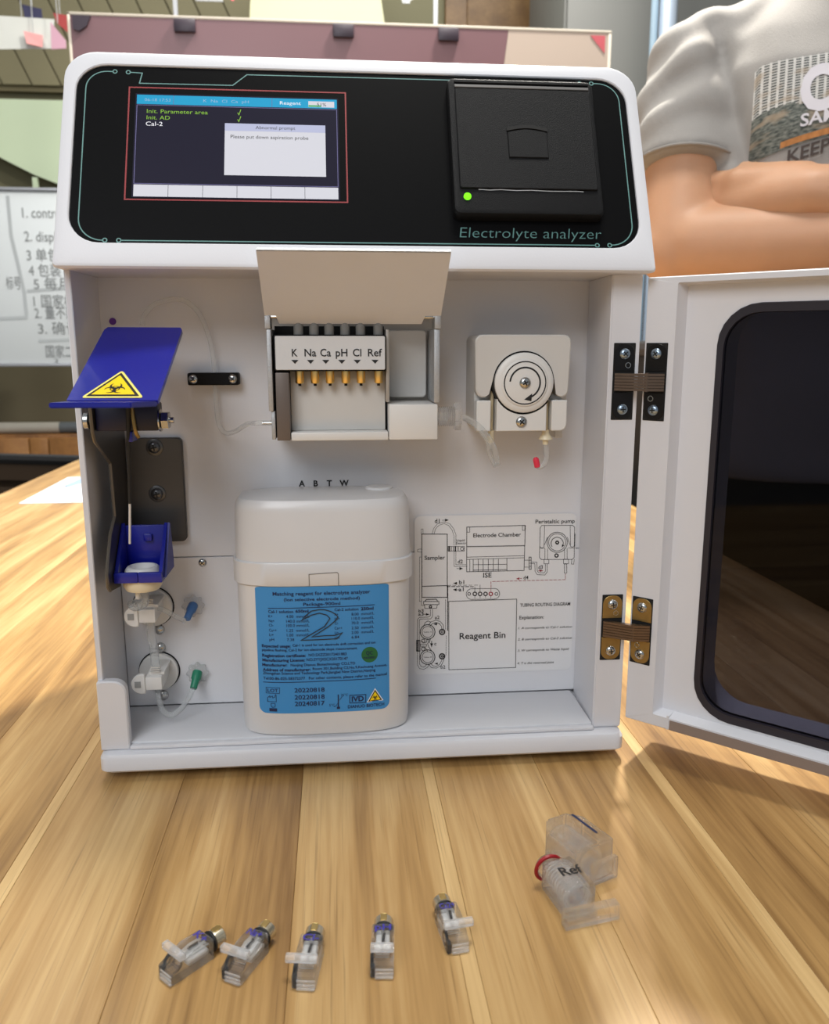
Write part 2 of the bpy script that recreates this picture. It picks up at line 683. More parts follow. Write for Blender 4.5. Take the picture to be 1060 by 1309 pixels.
# desk divider at the far end of the table
mauve = pm('mauve_board', (116, 86, 92), 0.35, var=0.05, scale=6)
beige_b = pm('pinkish_beige_board', (178, 163, 152), 0.4, var=0.04, scale=6)
rim_m = pm('board_edge_strip', (198, 190, 178), 0.4)
clip_m = pm('dark_plum_clip', (52, 42, 54), 0.4)
rose = pm('rose_red_film', (186, 88, 98), 0.4)
dv = thing('desk_divider', 'mauve board with beige right end standing behind the white analyzer', 'divider', (0.02, 1.46, 0.0))
fr = lambda u, v, d: (u, 1.46 - d, v)
bm = new(); prism(bm, [(-0.545, 0.0), (0.25, 0.0), (0.365, 0.92), (-0.545, 0.92)], fr, 0, 0.006); obj('mauve_panel', bm, mauve, dv)
bm = new(); prism(bm, [(0.2505, 0.0), (0.585, 0.0), (0.585, 0.92), (0.3655, 0.92)], fr, 0, 0.006); obj('beige_panel', bm, beige_b, dv)
bm = new(); box(bm, -0.551, -0.5455, 1.453, 1.461, 0, 0.926, 0.001); obj('edge_strip', bm, rim_m, dv)
bm = new(); box(bm, -0.551, 0.592, 1.453, 1.461, 0.9202, 0.926, 0.001); obj('edge_strip', bm, rim_m, dv)
bm = new(); box(bm, 0.5855, 0.592, 1.453, 1.461, 0, 0.9198, 0.001); obj('edge_strip', bm, rim_m, dv)
bm = new(); prism(bm, [(-0.540, 0.893), (-0.528, 0.889), (-0.512, 0.899), (-0.503, 0.918), (-0.540, 0.918)], fr, 0.0062, 0.011); obj('clip', bm, clip_m, dv)
for x in (-0.315, 0.012, 0.235):
    bm = new(); box(bm, x - 0.022, x + 0.022, 1.446, 1.4535, 0.893, 0.919, 0.002); obj('clip', bm, clip_m, dv)
bm = new(); prism(bm, [(0.545, 0.915), (0.578, 0.880), (0.578, 0.915)], fr, 0.0062, 0.0072); obj('corner_film', bm, rose, dv)

# whiteboard with handwriting, far left
wbm = pm('whiteboard_enamel', (205, 211, 215), 0.25, var=0.02, scale=3)
wfr = pm('aluminium_frame', (170, 172, 178), 0.35, 0.6)
marker = pm('grey_marker_smear', (122, 126, 128), 0.6, var=0.15, scale=60)
wb = thing('whiteboard', 'whiteboard with faded marker handwriting behind the left of the table', 'whiteboard', (-1.45, 2.42, 0.18))
bm = new(); box(bm, -2.05, -0.70, 2.402, 2.42, 0.20, 0.735, 0.002); obj('board_sheet', bm, wbm, wb)
for q in ((-2.06, -0.69, 0.7355, 0.745), (-2.06, -0.69, 0.190, 0.1995)):
    bm = new(); box(bm, q[0], q[1], 2.395, 2.425, q[2], q[3], 0.002); obj('frame_bar', bm, wfr, wb)
wm = lambda u, v, d: (u, 2.402 - d, v)
bm = new()
stroke(bm, [(-1.036, 0.715), (-1.036, 0.60), (-1.024, 0.52), (-1.012, 0.43), (-1.010, 0.36), (-1.012, 0.346), (-1.16, 0.340)], 0.010, wm, 0.001)
stroke(bm, [(-0.998, 0.430), (-0.80, 0.446)], 0.009, wm, 0.001)
stroke(bm, [(-0.975, 0.272), (-0.80, 0.280)], 0.009, wm, 0.001)
obj('ruled_lines', bm, pm('faint_marker_line', (176, 182, 186), 0.6), wb, recalc=False)
H = 0.030
for s, u, v, w in (('1. control', -0.996, 0.655, 0.125), ('2. display', -0.996, 0.583, 0.13), ('3 单包', -0.994, 0.525, 0.10),
                   ('4 包装', -0.992, 0.478, 0.10), ('5 每月', -0.980, 0.436, 0.11), ('1 国家标', -0.985, 0.382, 0.13),
                   ('2. 量不超', -0.985, 0.345, 0.13), ('3. 确认', -0.978, 0.296, 0.13), ('国家二次', -0.960, 0.222, 0.12), ('2', -0.935, 0.203, 0.012),
                   ('标号', -1.065, 0.438, 0.045)):
    bm = new(); txt(bm, s, wm, u, v, H if s != '2' else 0.012, w, 0.0012); obj('handwriting', bm, marker, wb, recalc=False)

# low cabinet and pale pipe below the whiteboard
cabw = wood('brown_cabinet_wood', srgb(104, 68, 32), srgb(140, 96, 50), srgb(162, 116, 66), 0.45, 6, 6)
cb = thing('low_cabinet', 'brown wooden cabinet below the whiteboard', 'cabinet', (-1.4, 2.7, -0.75))
bm = new(); box(bm, -2.2, -0.55, 2.52, 2.98, -0.74, -0.045, 0.003); o = obj('body', bm, cabw, cb); o['tone'] = -0.1
xs = [-2.19, -1.72, -1.36, -1.075, -1.01, -0.80, -0.56]
for a, b in zip(xs[:-1], xs[1:]):
    bm = new(); box(bm, a + 0.002, b - 0.002, 2.50, 2.5195, -0.73, -0.055, 0.003); o = obj('door', bm, cabw, cb); o['tone'] = random.uniform(-0.08, 0.06)
pipe1 = pm('pale_grey_pipe', (196, 190, 178), 0.4); pipe2 = pm('blue_grey_sleeve', (108, 114, 118), 0.5)
pp = thing('pipe', 'pale grey pipe lying on the low brown cabinet', 'pipe', (-1.3, 2.56, -0.045))
bm = new(); cyl(bm, (-2.1, 2.56, -0.025), (-0.985, 2.56, -0.025), 0.0195); obj('bar', bm, pipe1, pp)
bm = new(); cyl(bm, (-0.984, 2.56, -0.025), (-0.6, 2.56, -0.025), 0.0195); obj('sleeve', bm, pipe2, pp)
# wall strip behind, darker olive dado
bm = new(); box(bm, -2.6, -0.3, 2.985, 2.9995, -0.75, 0.30)
struct('trim_1', bm, dark_olive)

# things on the back wall above the board
palegreen = pm('pale_green_glare', (212, 228, 196), 0.6, var=0.03, scale=3)
pg = thing('green_glare', 'large pale green card with curved lower edge above the whiteboard', 'reflection', (-1.3, 2.93, 0.9))  # shaped sheet coloured as bright light mirrored in glass
pgm = lambda u, v, d: (u, 2.94 - d, v)
bm = new(); prism(bm, [(-1.9, 1.14), (-0.86, 1.14), (-0.86, 0.80), (-1.0, 0.835), (-1.12, 0.88), (-1.26, 0.95), (-1.9, 1.0)], pgm, 0, 0.012); obj('glare_sheet', bm, palegreen, pg)
bm = new(); box(bm, -1.13, -1.112, 2.9285, 2.945, 0.66, 0.872); obj('hanging_strip', bm, palegreen, pg)
slat_m = pm('olive_slat', (134, 127, 98), 0.7, var=0.06, scale=8); slat_g = pm('slat_backing', (112, 104, 78), 0.8)
sl = thing('mirrored_slats', 'olive slanting slats standing in for ceiling lines mirrored in glass', 'mirrored ceiling', (-0.9, 2.97, 1.3))
slm = lambda u, v, d: (u, 2.975 - d, v)  # slanting slats built in place of ceiling lines mirrored in glass
bm = new(); prism(bm, [(-1.6, 1.18), (-0.15, 1.18), (-0.15, 1.95), (-1.6, 1.95)], slm, -0.02, 0); obj('backing', bm, slat_g, sl)
for i in range(13):
    x = -1.55 + i * 0.105
    bm = new(); prism(bm, [(x + 0.02, 1.2), (x + 0.119, 1.2), (x - 0.209, 1.93), (x - 0.308, 1.93)], slm, 0.0005, 0.012)
    for v in bm.verts: v.co.x = max(-1.6, v.co.x)
    obj('slat', bm, slat_m, sl)
paleyel_m = pm('pale_cream_panel', (214, 212, 176), 0.6, var=0.03, scale=4)
lp = thing('hanging_panel', 'pale cream panel hanging high behind the mauve board', 'panel', (-0.05, 2.6, 1.2))
hpm = lambda u, v, d: (u, 2.6 - d, v)
bm = new(); prism(bm, [(-0.30, 1.10), (0.20, 1.10), (0.10, 1.75), (-0.24, 1.75)], hpm, 0, 0.015); obj('panel_sheet', bm, paleyel_m, lp)
bm = new(); prism(bm, [(-0.05, 1.10), (0.20, 1.10), (0.20, 1.112), (-0.05, 1.112)], hpm, 0.0152, 0.02); obj('lower_rail', bm, pm('cream_rail', (240, 240, 215), 0.4), lp)
bm = new(); box(bm, 0.30, 0.312, 2.3, 2.312, -0.75, 2.2)
tag(obj('thin_post', bm, wfr), 'thin grey post rising behind the mauve board left of the brown door', 'post')
bm = new(); box(bm, -0.478, -0.466, 2.3, 2.312, -0.75, 2.2)
tag(obj('thin_post', bm, wfr), 'thin grey post rising behind the mauve board right of the slats', 'post')

# bunting flags hanging in front of the wall
flagcol = dict(navy=(52, 52, 84), red=(176, 74, 74), pink=(226, 158, 158), lilac=(216, 170, 190), white=(206, 208, 204), coral=(250, 120, 130), silver=(170, 172, 174))
fm = {k: pm('flag_' + k, v, 0.7, var=0.05, scale=20) for k, v in flagcol.items()}
FLAGS = [
 ('navy', 'small navy flag at the far upper left', 2.25, [(-0.894, 1.217), (-0.841, 1.206), (-0.84, 1.17), (-0.889, 1.176)]),
 ('red', 'small dull red flag beside the left edge of the mauve board', 2.25, [(-0.805, 1.191), (-0.766, 1.184), (-0.766, 1.139), (-0.794, 1.163)]),
 ('pink', 'small pink flag below the navy flag', 2.25, [(-0.882, 1.133), (-0.832, 1.124), (-0.835, 1.093), (-0.876, 1.1)]),
 ('lilac', 'pale lilac triangular flag at the corner of the mauve board', 2.25, [(-0.802, 1.154), (-0.762, 1.105), (-0.763, 1.084), (-0.805, 1.083)]),
 ('white', 'wide white banner behind the pink flag', 2.3, [(-0.977, 1.174), (-0.8, 1.171), (-0.811, 1.094), (-0.986, 1.085)]),
 ('coral', 'coral pink flag left of the cream panel', 2.25, [(-0.316, 1.261), (-0.271, 1.262), (-0.286, 1.21), (-0.31, 1.224)]),
 ('silver', 'silver grey flag beside the coral flag', 2.25, [(-0.376, 1.259), (-0.311, 1.261), (-0.312, 1.199), (-0.388, 1.2)]),
 ('white', 'white flag right of the cream panel', 2.25, [(0.2, 1.278), (0.244, 1.28), (0.238, 1.225), (0.205, 1.209)]),
 ('pink', 'pink flag right of the cream panel', 2.25, [(0.24, 1.28), (0.273, 1.281), (0.263, 1.242), (0.238, 1.225)]),
 ('silver', 'silver grey flag right of the cream panel', 2.25, [(0.163, 1.277), (0.205, 1.279), (0.207, 1.19), (0.186, 1.189)]),
]
for c, lab, y, pts in FLAGS:
    fmap = (lambda yy: (lambda u, v, d: (u, yy - d + 0.004 * math.sin(u * 60), v)))(y)
    y -= 0.02 * FLAGS.index((c, lab, y, pts))
    fmap = (lambda yy: (lambda u, v, d: (u, yy - d + 0.004 * math.sin(u * 60), v)))(y)
    r = thing('bunting_flag', lab, 'flag', (pts[0][0], y, pts[0][1]), group='bunting flags')
    bm = new(); prism(bm, pts, fmap, 0, 0.003); obj('cloth', bm, fm[c], r)
    xm = (pts[0][0] + pts[1][0]) / 2
    bm = new(); cyl(bm, (xm, y - 0.001, max(p[1] for p in pts) - 0.003), (xm, y - 0.001, 2.3), 0.0012, seg=6); obj('string', bm, fm['silver'], r)

# tall grey locker and a steel pole at the right
lockm = pm('dark_grey_locker_paint', (96, 97, 95), 0.5, var=0.03, scale=5)
lk = thing('locker', 'tall dark grey metal locker behind the person', 'locker', (1.3, 2.4, -0.75))
bm = new(); box(bm, 0.685, 1.95, 2.22, 2.7, -0.75, 1.9, 0.004); obj('body', bm, lockm, lk)
for a, b in ((0.69, 1.315), (1.32, 1.945)):
    bm = new(); box(bm, a, b, 2.200, 2.2195, -0.70, 1.88, 0.003); o = obj('door', bm, lockm, lk)
    bm = new(); box(bm, a + 0.03, a + 0.045, 2.185, 2.1998, 0.2, 0.34, 0.003); obj('handle', bm, steel, o)
polem = pm('galvanised_pole', (186, 202, 222), 0.35, 0.5, var=0.12, scale=12, stretch=(1, 1, 0.3))
po = thing('steel_pole', 'pale blue grey steel pole left of the person', 'pole', (0.802, 1.7, -0.75))
bm = new(); lathe(bm, [(0.06, 0), (0.06, 0.012), (0.03, 0.02)], (0.802, 1.7, -0.75), (0, 0, 1)); obj('base_flange', bm, polem, po)
bm = new(); cyl(bm, (0.810, 1.7, -0.729), (0.810, 1.7, 2.3), 0.021); obj('tube', bm, polem, po)
bm = new(); cyl(bm, (0.779, 1.71, -0.729), (0.779, 1.71, 2.3), 0.009); obj('cable_conduit', bm, pm('conduit_grey', (128, 150, 168), 0.5), po)

# office chairs
chb = pm('black_chair_fabric', (20, 20, 22), 0.7, var=0.1, scale=120); chm = pm('black_chair_frame', (28, 28, 30), 0.4)
mesh_b = pm('brown_black_mesh', (62, 46, 30), 0.8, var=0.2, scale=300)


def office_chair(label, loc, rz, top, half, back_mat):
    """five-star chair; back faces local -y, top edge of the back at height top"""
    r = thing('office_chair', label, 'chair', loc, rz)
    M = Matrix.Translation(Vector(loc)) @ Matrix.Rotation(rz, 4, 'Z')
    m3 = lambda x, y, z: tuple(M @ Vector((x, y, z)))
    bm = new(); box(bm, -0.24, 0.24, -0.2, 0.24, 0.43, 0.50, 0.03, 3, m3); obj('seat', bm, chb, r)
    bz0 = 0.56
    bm = new()
    loop = rr(-half, half, bz0, top, min(half, (top - bz0)) * 0.55, 8)
    tube(bm, [m3(u, -0.235, v) for u, v in loop] + [m3(loop[0][0], -0.235, loop[0][1])], 0.016, 8, 2); obj('back_frame', bm, chm, r)
    bm = new(); prism(bm, rr(-half + 0.01, half - 0.01, bz0 + 0.01, top - 0.01, min(half, (top - bz0)) * 0.5, 8), lambda u, v, d: m3(u, -0.235 + d, v), -0.008, 0.008); obj('backrest', bm, back_mat, r)
    bm = new(); tube(bm, [m3(0, 0.0, 0.42), m3(0, -0.2, 0.43), m3(0, -0.28, 0.52), m3(0, -0.262, 0.66)], 0.02, 8); obj('back_bracket', bm, chm, r)
    bm = new(); cyl(bm, m3(0, 0, 0.09), m3(0, 0, 0.43), 0.026); obj('gas_column', bm, chm, r)
    for i in range(5):
        a = math.radians(72 * i + 18)
        bm = new(); tube(bm, [m3(0.02 * math.cos(a), 0.02 * math.sin(a), 0.10), m3(0.15 * math.cos(a), 0.15 * math.sin(a), 0.10), m3(0.28 * math.cos(a), 0.28 * math.sin(a), 0.07)], 0.022, 8, 3, 0.014); o = obj('foot_spoke', bm, chm, r)
        bm = new(); cyl(bm, m3(0.28 * math.cos(a), 0.28 * math.sin(a) - 0.012, 0.028), m3(0.28 * math.cos(a), 0.28 * math.sin(a) + 0.012, 0.028), 0.028); obj('castor', bm, rubber, o)
    return r


office_chair('office chair with curved black back rim at the left edge of the table', (-1.02, 1.72, -0.75), math.radians(165), 0.695, 0.30, mesh_b)
office_chair('black office chair seen through the hinge gap of the analyzer', (0.82, 1.12, -0.75), math.radians(-90), 1.0, 0.24, chb)

# papers on the table
paper = pm('white_paper', (232, 234, 240), 0.6, var=0.02, scale=30); blot = pm('pale_blue_print', (150, 178, 222), 0.6)
pr = thing('paper_sheets', 'thin stack of white printed sheets on the table left of the analyzer', 'paper', (-0.42, 1.05, 0.0))
pf = lambda u, v, d: (u, v, d)
bm = new(); prism(bm, [(-0.542, 0.935), (-0.30, 0.940), (-0.30, 1.235), (-0.548, 1.215)], pf, 0.0002, 0.0016); obj('lower_sheet', bm, paper, pr)
bm = new(); prism(bm, [(-0.505, 0.945), (-0.28, 0.948), (-0.275, 1.24), (-0.515, 1.23)], pf, 0.0018, 0.0034); o = obj('upper_sheet', bm, paper, pr)
bm = new(); fill(bm, [(-0.520, 1.10), (-0.512, 1.225), (-0.47, 1.225), (-0.505, 1.08)], pf, 0.0037)
for i in range(9): stroke(bm, [(-0.495, 0.965 + i * 0.025), (-0.30, 0.968 + i * 0.025)], 0.004, pf, 0.0037)
obj('printing', bm, blot, o)
DG_LINES = [
 (0.5,'k',[(38.4,135.0),(55.3,134.6),(55.7,91.1),(38.5,91.6),(38.4,135.0)]),
 (0.5,'k',[(38.5,99.2),(55.8,99.3)]),
 (0.25,'k',[(38.0,138.4),(39.2,138.4),(39.2,135.0),(38.0,135.0),(38.0,138.4)]),
 (0.25,'k',[(38.0,124.9),(35.7,124.7),(35.6,123.0),(38.0,122.7)]),
 (0.25,'k',[(38.3,119.4),(36.9,119.4),(36.9,88.8),(38.3,88.7)]),
 (0.25,'k',[(45.3,135.2),(46.3,138.8),(48.8,141.7),(53.1,143.0),(56.9,141.6),(59.6,138.2),(61.1,134.1),(61.2,126.9)]),
 (0.25,'k',[(46.6,135.2),(47.4,138.2),(49.6,140.6),(53.1,141.8),(56.1,140.5),(58.5,137.4),(59.8,133.5),(59.9,126.9)]),
 (0.25,'k',[(60.0,122.7),(60.1,112.4),(68.6,112.2)]),
 (0.25,'k',[(61.2,122.7),(61.3,113.6),(68.6,113.4)]),
 (0.3,'k',[(55.9,126.2),(66.8,125.9),(66.8,122.8),(55.9,123.1),(55.9,126.2)]),
 (0.9,'k',[(56.7,126.0),(56.7,123.2)]),
 (0.4,'k',[(58.1,126.0),(58.1,123.2)]),
 (0.4,'k',[(59.4,126.0),(59.5,123.1)]),
 (0.9,'k',[(60.8,125.9),(60.8,123.1)]),
 (0.4,'k',[(62.7,125.9),(62.7,123.1)]),
 (0.35,'k',[(66.4,124.4),(66.3,123.8),(65.9,123.4),(65.3,123.3),(64.8,123.4),(64.4,123.9),(64.2,124.4),(64.4,125.0),(64.8,125.4),(65.3,125.5),(65.9,125.3),(66.3,124.9),(66.4,124.4)]),
 (0.4,'k',[(68.3,139.1),(107.7,139.5),(107.6,108.4),(68.6,108.5),(68.3,139.1)]),
 (0.6,'g',[(68.7,125.8),(107.6,125.6)]),
 (0.3,'k',[(68.6,118.6),(107.5,118.7)]),
 (0.3,'k',[(68.6,117.0),(107.6,117.3)]),
 (0.3,'k',[(68.4,139.1),(70.3,139.1),(70.3,135.6),(68.5,135.7),(68.4,139.1)]),
 (0.3,'k',[(105.7,139.4),(107.4,139.3),(107.4,136.1),(105.8,136.1),(105.7,139.4)]),
 (0.3,'k',[(70.6,117.0),(70.7,108.5)]),
 (0.3,'k',[(72.9,117.1),(73.0,108.4)]),
 (0.35,'k',[(72.9,117.1),(73.0,108.7)]),
 (0.35,'k',[(76.3,117.0),(76.5,108.6)]),
 (0.35,'k',[(79.6,116.9),(79.8,108.5)]),
 (0.35,'k',[(83.1,116.9),(83.2,108.5)]),
 (0.35,'k',[(86.5,116.8),(86.7,108.4)]),
 (0.35,'k',[(90.0,116.7),(90.1,108.3)]),
 (0.4,'k',[(95.7,117.1),(95.9,108.4)]),
 (0.3,'k',[(73.0,113.3),(95.8,113.0)]),
 (0.4,'k',[(73.0,109.5),(95.9,109.4)]),
 (0.3,'k',[(107.6,115.6),(110.9,115.5)]),
 (0.3,'k',[(107.7,110.8),(111.0,110.7)]),
 (0.45,'k',[(110.8,117.6),(112.2,117.6),(112.5,109.1),(111.1,109.1),(110.8,117.6)]),
 (0.3,'k',[(110.9,115.5),(112.3,115.5)]),
 (0.3,'k',[(111.0,113.4),(112.4,113.3)]),
 (0.3,'k',[(111.0,111.1),(112.4,111.1)]),
 (0.3,'k',[(112.3,114.1),(116.2,114.0),(116.7,108.1),(117.6,106.7),(121.5,106.4),(122.3,107.7),(122.1,112.5)]),
 (0.3,'k',[(112.4,113.1),(114.9,112.9),(115.2,107.6),(116.8,105.3),(122.1,104.9),(123.6,107.1),(123.4,112.5)]),
 (0.35,'k',[(118.8,139.2),(139.9,138.9),(141.3,137.6),(141.8,116.6),(140.5,115.3),(119.2,115.8),(117.9,117.1),(117.8,137.6),(118.8,139.2)]),
 (0.3,'k',[(120.8,138.9),(120.8,124.4),(119.3,123.7),(118.0,124.7)]),
 (0.3,'k',[(138.2,138.7),(139.0,124.5),(140.2,123.7),(141.5,124.7)]),
 (0.35,'k',[(121.2,126.1),(122.9,131.0)]),
 (0.35,'k',[(136.6,130.7),(138.4,125.7)]),
 (0.4,'k',[(136.7,127.3),(136.6,125.7),(136.1,124.2),(135.3,122.9),(134.3,121.8),(133.0,121.0),(131.5,120.5),(130.0,120.4),(128.4,120.6),(126.9,121.2),(125.6,122.0),(124.4,123.2),(123.6,124.5),(123.0,126.0),(122.8,127.6),(122.9,129.1),(123.4,130.6),(124.2,131.9),(125.2,133.0),(126.5,133.8),(128.0,134.3),(129.5,134.4),(131.0,134.2),(132.5,133.7),(133.9,132.8),(135.0,131.7),(135.9,130.3),(136.5,128.8),(136.7,127.3)]),
 (0.35,'k',[(135.6,127.3),(135.5,126.0),(135.1,124.8),(134.4,123.6),(133.5,122.7),(132.4,122.1),(131.2,121.6),(129.9,121.5),(128.6,121.7),(127.4,122.2),(126.2,122.9),(125.3,123.9),(124.5,125.0),(124.1,126.2),(123.9,127.6),(124.0,128.9),(124.4,130.1),(125.0,131.2),(125.9,132.1),(127.0,132.8),(128.2,133.2),(129.5,133.3),(130.8,133.1),(132.1,132.7),(133.2,131.9),(134.2,131.0),(134.9,129.9),(135.4,128.6),(135.6,127.3)]),
 (0.45,'k',[(126.2,124.7),(125.8,125.5),(125.6,126.4),(125.6,127.3),(125.8,128.2),(126.1,129.0),(126.6,129.7),(127.3,130.2),(128.1,130.6),(128.9,130.9),(129.8,130.9),(130.7,130.7),(131.5,130.4),(132.3,129.9),(132.9,129.2),(133.4,128.5),(133.8,127.6),(133.9,126.7),(133.9,125.8),(133.7,125.0),(133.3,124.2)]),
 (0.9,'k',[(130.7,127.2),(130.5,126.7),(130.1,126.3),(129.5,126.4),(129.0,126.7),(128.8,127.3),(128.9,127.8),(129.4,128.2),(130.0,128.2),(130.5,127.8),(130.7,127.2)]),
 (0.8,'k',[(130.7,118.2),(130.5,117.6),(130.0,117.2),(129.3,117.2),(128.7,117.6),(128.5,118.3),(128.7,119.0),(129.2,119.4),(129.9,119.3),(130.5,118.9),(130.7,118.2)]),
 (0.3,'k',[(117.9,123.6),(121.5,123.5)]),
 (0.3,'k',[(137.7,123.4),(141.6,123.3)]),
 (0.3,'k',[(121.5,123.2),(121.7,115.9)]),
 (0.3,'k',[(123.3,123.2),(123.5,115.9)]),
 (0.3,'k',[(134.9,122.9),(135.2,115.6)]),
 (0.3,'k',[(136.7,122.9),(137.0,115.6)]),
 (0.3,'k',[(121.1,115.7),(124.4,115.6),(124.5,112.7),(121.2,112.8),(121.1,115.7)]),
 (0.3,'k',[(134.5,115.6),(138.0,115.5),(138.1,112.4),(134.6,112.5),(134.5,115.6)]),
 (0.35,'k',[(135.3,112.2),(136.8,112.2),(137.1,105.9),(135.5,105.9),(135.3,112.2)]),
 (0.3,'k',[(140.2,115.5),(140.1,112.1),(141.7,112.0),(141.9,115.4)]),
 (0.5,'k',[(141.7,132.9),(141.8,124.5)]),
 (0.35,'r',[(136.3,101.3),(134.3,101.3)]),
 (0.35,'r',[(133.3,101.3),(131.3,101.3)]),
 (0.35,'r',[(130.2,101.3),(128.3,101.3)]),
 (0.35,'r',[(127.2,101.3),(125.3,101.3)]),
 (0.35,'r',[(124.2,101.3),(122.2,101.3)]),
 (0.35,'r',[(121.2,101.3),(119.2,101.3)]),
 (0.35,'r',[(118.2,101.3),(116.2,101.3)]),
 (0.35,'r',[(115.2,101.3),(113.2,101.3)]),
 (0.35,'r',[(112.2,101.3),(110.2,101.3)]),
 (0.35,'r',[(109.1,101.3),(107.2,101.3)]),
 (0.35,'r',[(106.1,101.3),(104.2,101.3)]),
 (0.35,'r',[(103.1,101.3),(101.2,101.3)]),
 (0.35,'r',[(100.1,101.3),(98.2,101.3)]),
 (0.35,'r',[(97.2,101.3),(95.2,101.3)]),
 (0.35,'r',[(94.2,101.3),(92.2,101.3)]),
 (0.35,'r',[(91.2,101.3),(89.2,101.3)]),
 (0.35,'r',[(88.2,101.3),(86.3,101.3)]),
 (0.35,'r',[(136.2,105.3),(136.2,104.5)]),
 (0.35,'r',[(136.2,104.0),(136.2,103.2)]),
 (0.35,'r',[(136.3,102.8),(136.3,101.9)]),
 (0.35,'r',[(85.2,101.2),(85.2,99.7)]),
 (0.35,'r',[(85.3,98.8),(85.3,97.3)]),
 (0.35,'r',[(85.3,96.5),(85.3,94.9)]),
 (0.35,'k',[(72.1,96.6),(87.6,96.4),(87.6,96.4),(88.5,96.3),(89.4,95.9),(90.2,95.3),(90.7,94.5),(91.1,93.6),(91.3,92.6),(91.2,91.7),(90.8,90.8),(90.3,90.0),(89.5,89.5),(88.6,89.1),(87.7,89.0),(87.7,88.9),(72.2,89.2),(72.2,89.2),(71.2,89.3),(70.4,89.7),(69.6,90.3),(69.0,91.1),(68.7,92.0),(68.5,93.0),(68.6,93.9),(69.0,94.8),(69.6,95.6),(70.3,96.1),(71.1,96.5),(72.1,96.6)]),
 (0.45,'k',[(71.5,93.1),(71.3,92.6),(71.0,92.2),(70.5,92.1),(70.0,92.2),(69.6,92.6),(69.5,93.1),(69.6,93.6),(70.0,94.0),(70.5,94.1),(70.9,94.0),(71.3,93.6),(71.5,93.1)]),
 (0.7,'k',[(75.6,93.0),(75.4,92.3),(75.0,91.9),(74.4,91.7),(73.7,91.9),(73.3,92.4),(73.1,93.0),(73.3,93.6),(73.7,94.1),(74.3,94.2),(74.9,94.1),(75.4,93.6),(75.6,93.0)]),
 (0.7,'k',[(79.2,92.8),(79.0,92.2),(78.6,91.8),(78.0,91.6),(77.3,91.8),(76.9,92.3),(76.7,92.9),(76.9,93.5),(77.3,94.0),(77.9,94.1),(78.5,94.0),(79.0,93.5),(79.2,92.8)]),
 (0.7,'k',[(82.9,92.7),(82.7,92.1),(82.3,91.7),(81.7,91.5),(81.1,91.7),(80.6,92.2),(80.4,92.8),(80.6,93.4),(81.0,93.9),(81.6,94.0),(82.2,93.8),(82.7,93.4),(82.9,92.7)]),
 (0.7,'r',[(86.5,92.6),(86.3,92.0),(85.9,91.6),(85.3,91.4),(84.7,91.6),(84.2,92.1),(84.0,92.7),(84.2,93.3),(84.6,93.8),(85.2,93.9),(85.8,93.7),(86.3,93.3),(86.5,92.6)]),
 (0.45,'k',[(90.0,92.5),(89.9,92.0),(89.6,91.7),(89.1,91.5),(88.6,91.7),(88.2,92.1),(88.0,92.6),(88.2,93.1),(88.5,93.5),(89.0,93.6),(89.5,93.4),(89.9,93.1),(90.0,92.5)]),
 (0.3,'k',[(74.3,94.5),(74.3,97.9)]),
 (0.3,'k',[(77.9,94.4),(77.8,99.1)]),
 (0.25,'k',[(74.4,91.7),(74.4,90.0)]),
 (0.25,'k',[(78.0,91.6),(78.0,89.9)]),
 (0.25,'k',[(81.7,91.5),(81.7,89.8)]),
 (0.25,'k',[(85.3,91.4),(85.3,89.6)]),
 (0.5,'k',[(55.5,98.6),(57.5,98.6)]),
 (0.5,'k',[(58.6,98.5),(60.7,98.5)]),
 (0.5,'k',[(61.8,98.4),(63.8,98.4)]),
 (0.5,'k',[(64.9,98.3),(66.9,98.3)]),
 (0.5,'k',[(68.0,98.2),(70.1,98.2)]),
 (0.5,'k',[(71.2,98.1),(73.2,98.0)]),
 (0.25,'k',[(55.5,99.4),(57.9,99.4)]),
 (0.25,'k',[(59.2,99.4),(61.5,99.3)]),
 (0.25,'k',[(62.8,99.3),(65.2,99.3)]),
 (0.25,'k',[(66.5,99.2),(68.9,99.2)]),
 (0.25,'k',[(70.2,99.2),(72.5,99.1)]),
 (0.25,'k',[(73.8,99.1),(76.2,99.1)]),
 (0.3,'k',[(62.1,100.7),(59.9,100.8)]),
 (0.3,'k',[(63.3,96.1),(60.0,96.2)]),
 (0.4,'k',[(56.7,88.2),(103.1,88.5),(103.5,39.4),(57.2,39.5),(56.7,88.2)]),
 (0.4,'k',[(39.7,88.7),(50.0,88.4),(50.0,86.2),(39.7,86.5),(39.7,88.7)]),
 (0.35,'k',[(40.2,86.4),(40.5,83.8),(48.5,83.6),(49.0,86.1)]),
 (0.5,'k',[(40.8,89.1),(41.6,90.0),(48.2,90.0),(49.0,88.8)]),
 (0.7,'k',[(45.1,84.8),(45.0,84.3),(44.6,84.1),(44.1,84.1),(43.7,84.4),(43.6,84.9),(43.7,85.3),(44.1,85.6),(44.6,85.6),(45.0,85.3),(45.1,84.8)]),
 (0.3,'k',[(38.3,91.0),(38.3,85.9),(39.7,85.8)]),
 (0.3,'k',[(44.3,82.8),(44.3,78.6),(43.0,77.6),(37.0,77.6),(35.6,76.3),(35.5,61.3)]),
 (0.3,'k',[(45.7,83.1),(45.8,77.9),(44.4,76.3),(37.5,76.4),(36.8,75.4),(36.8,61.2)]),
 (0.3,'k',[(35.5,53.8),(35.6,43.8),(37.0,41.1),(39.8,40.4),(42.5,41.8),(43.6,44.1)]),
 (0.3,'k',[(36.9,53.7),(37.0,44.4),(38.1,42.6),(39.8,42.0),(41.4,43.0),(41.7,44.5)]),
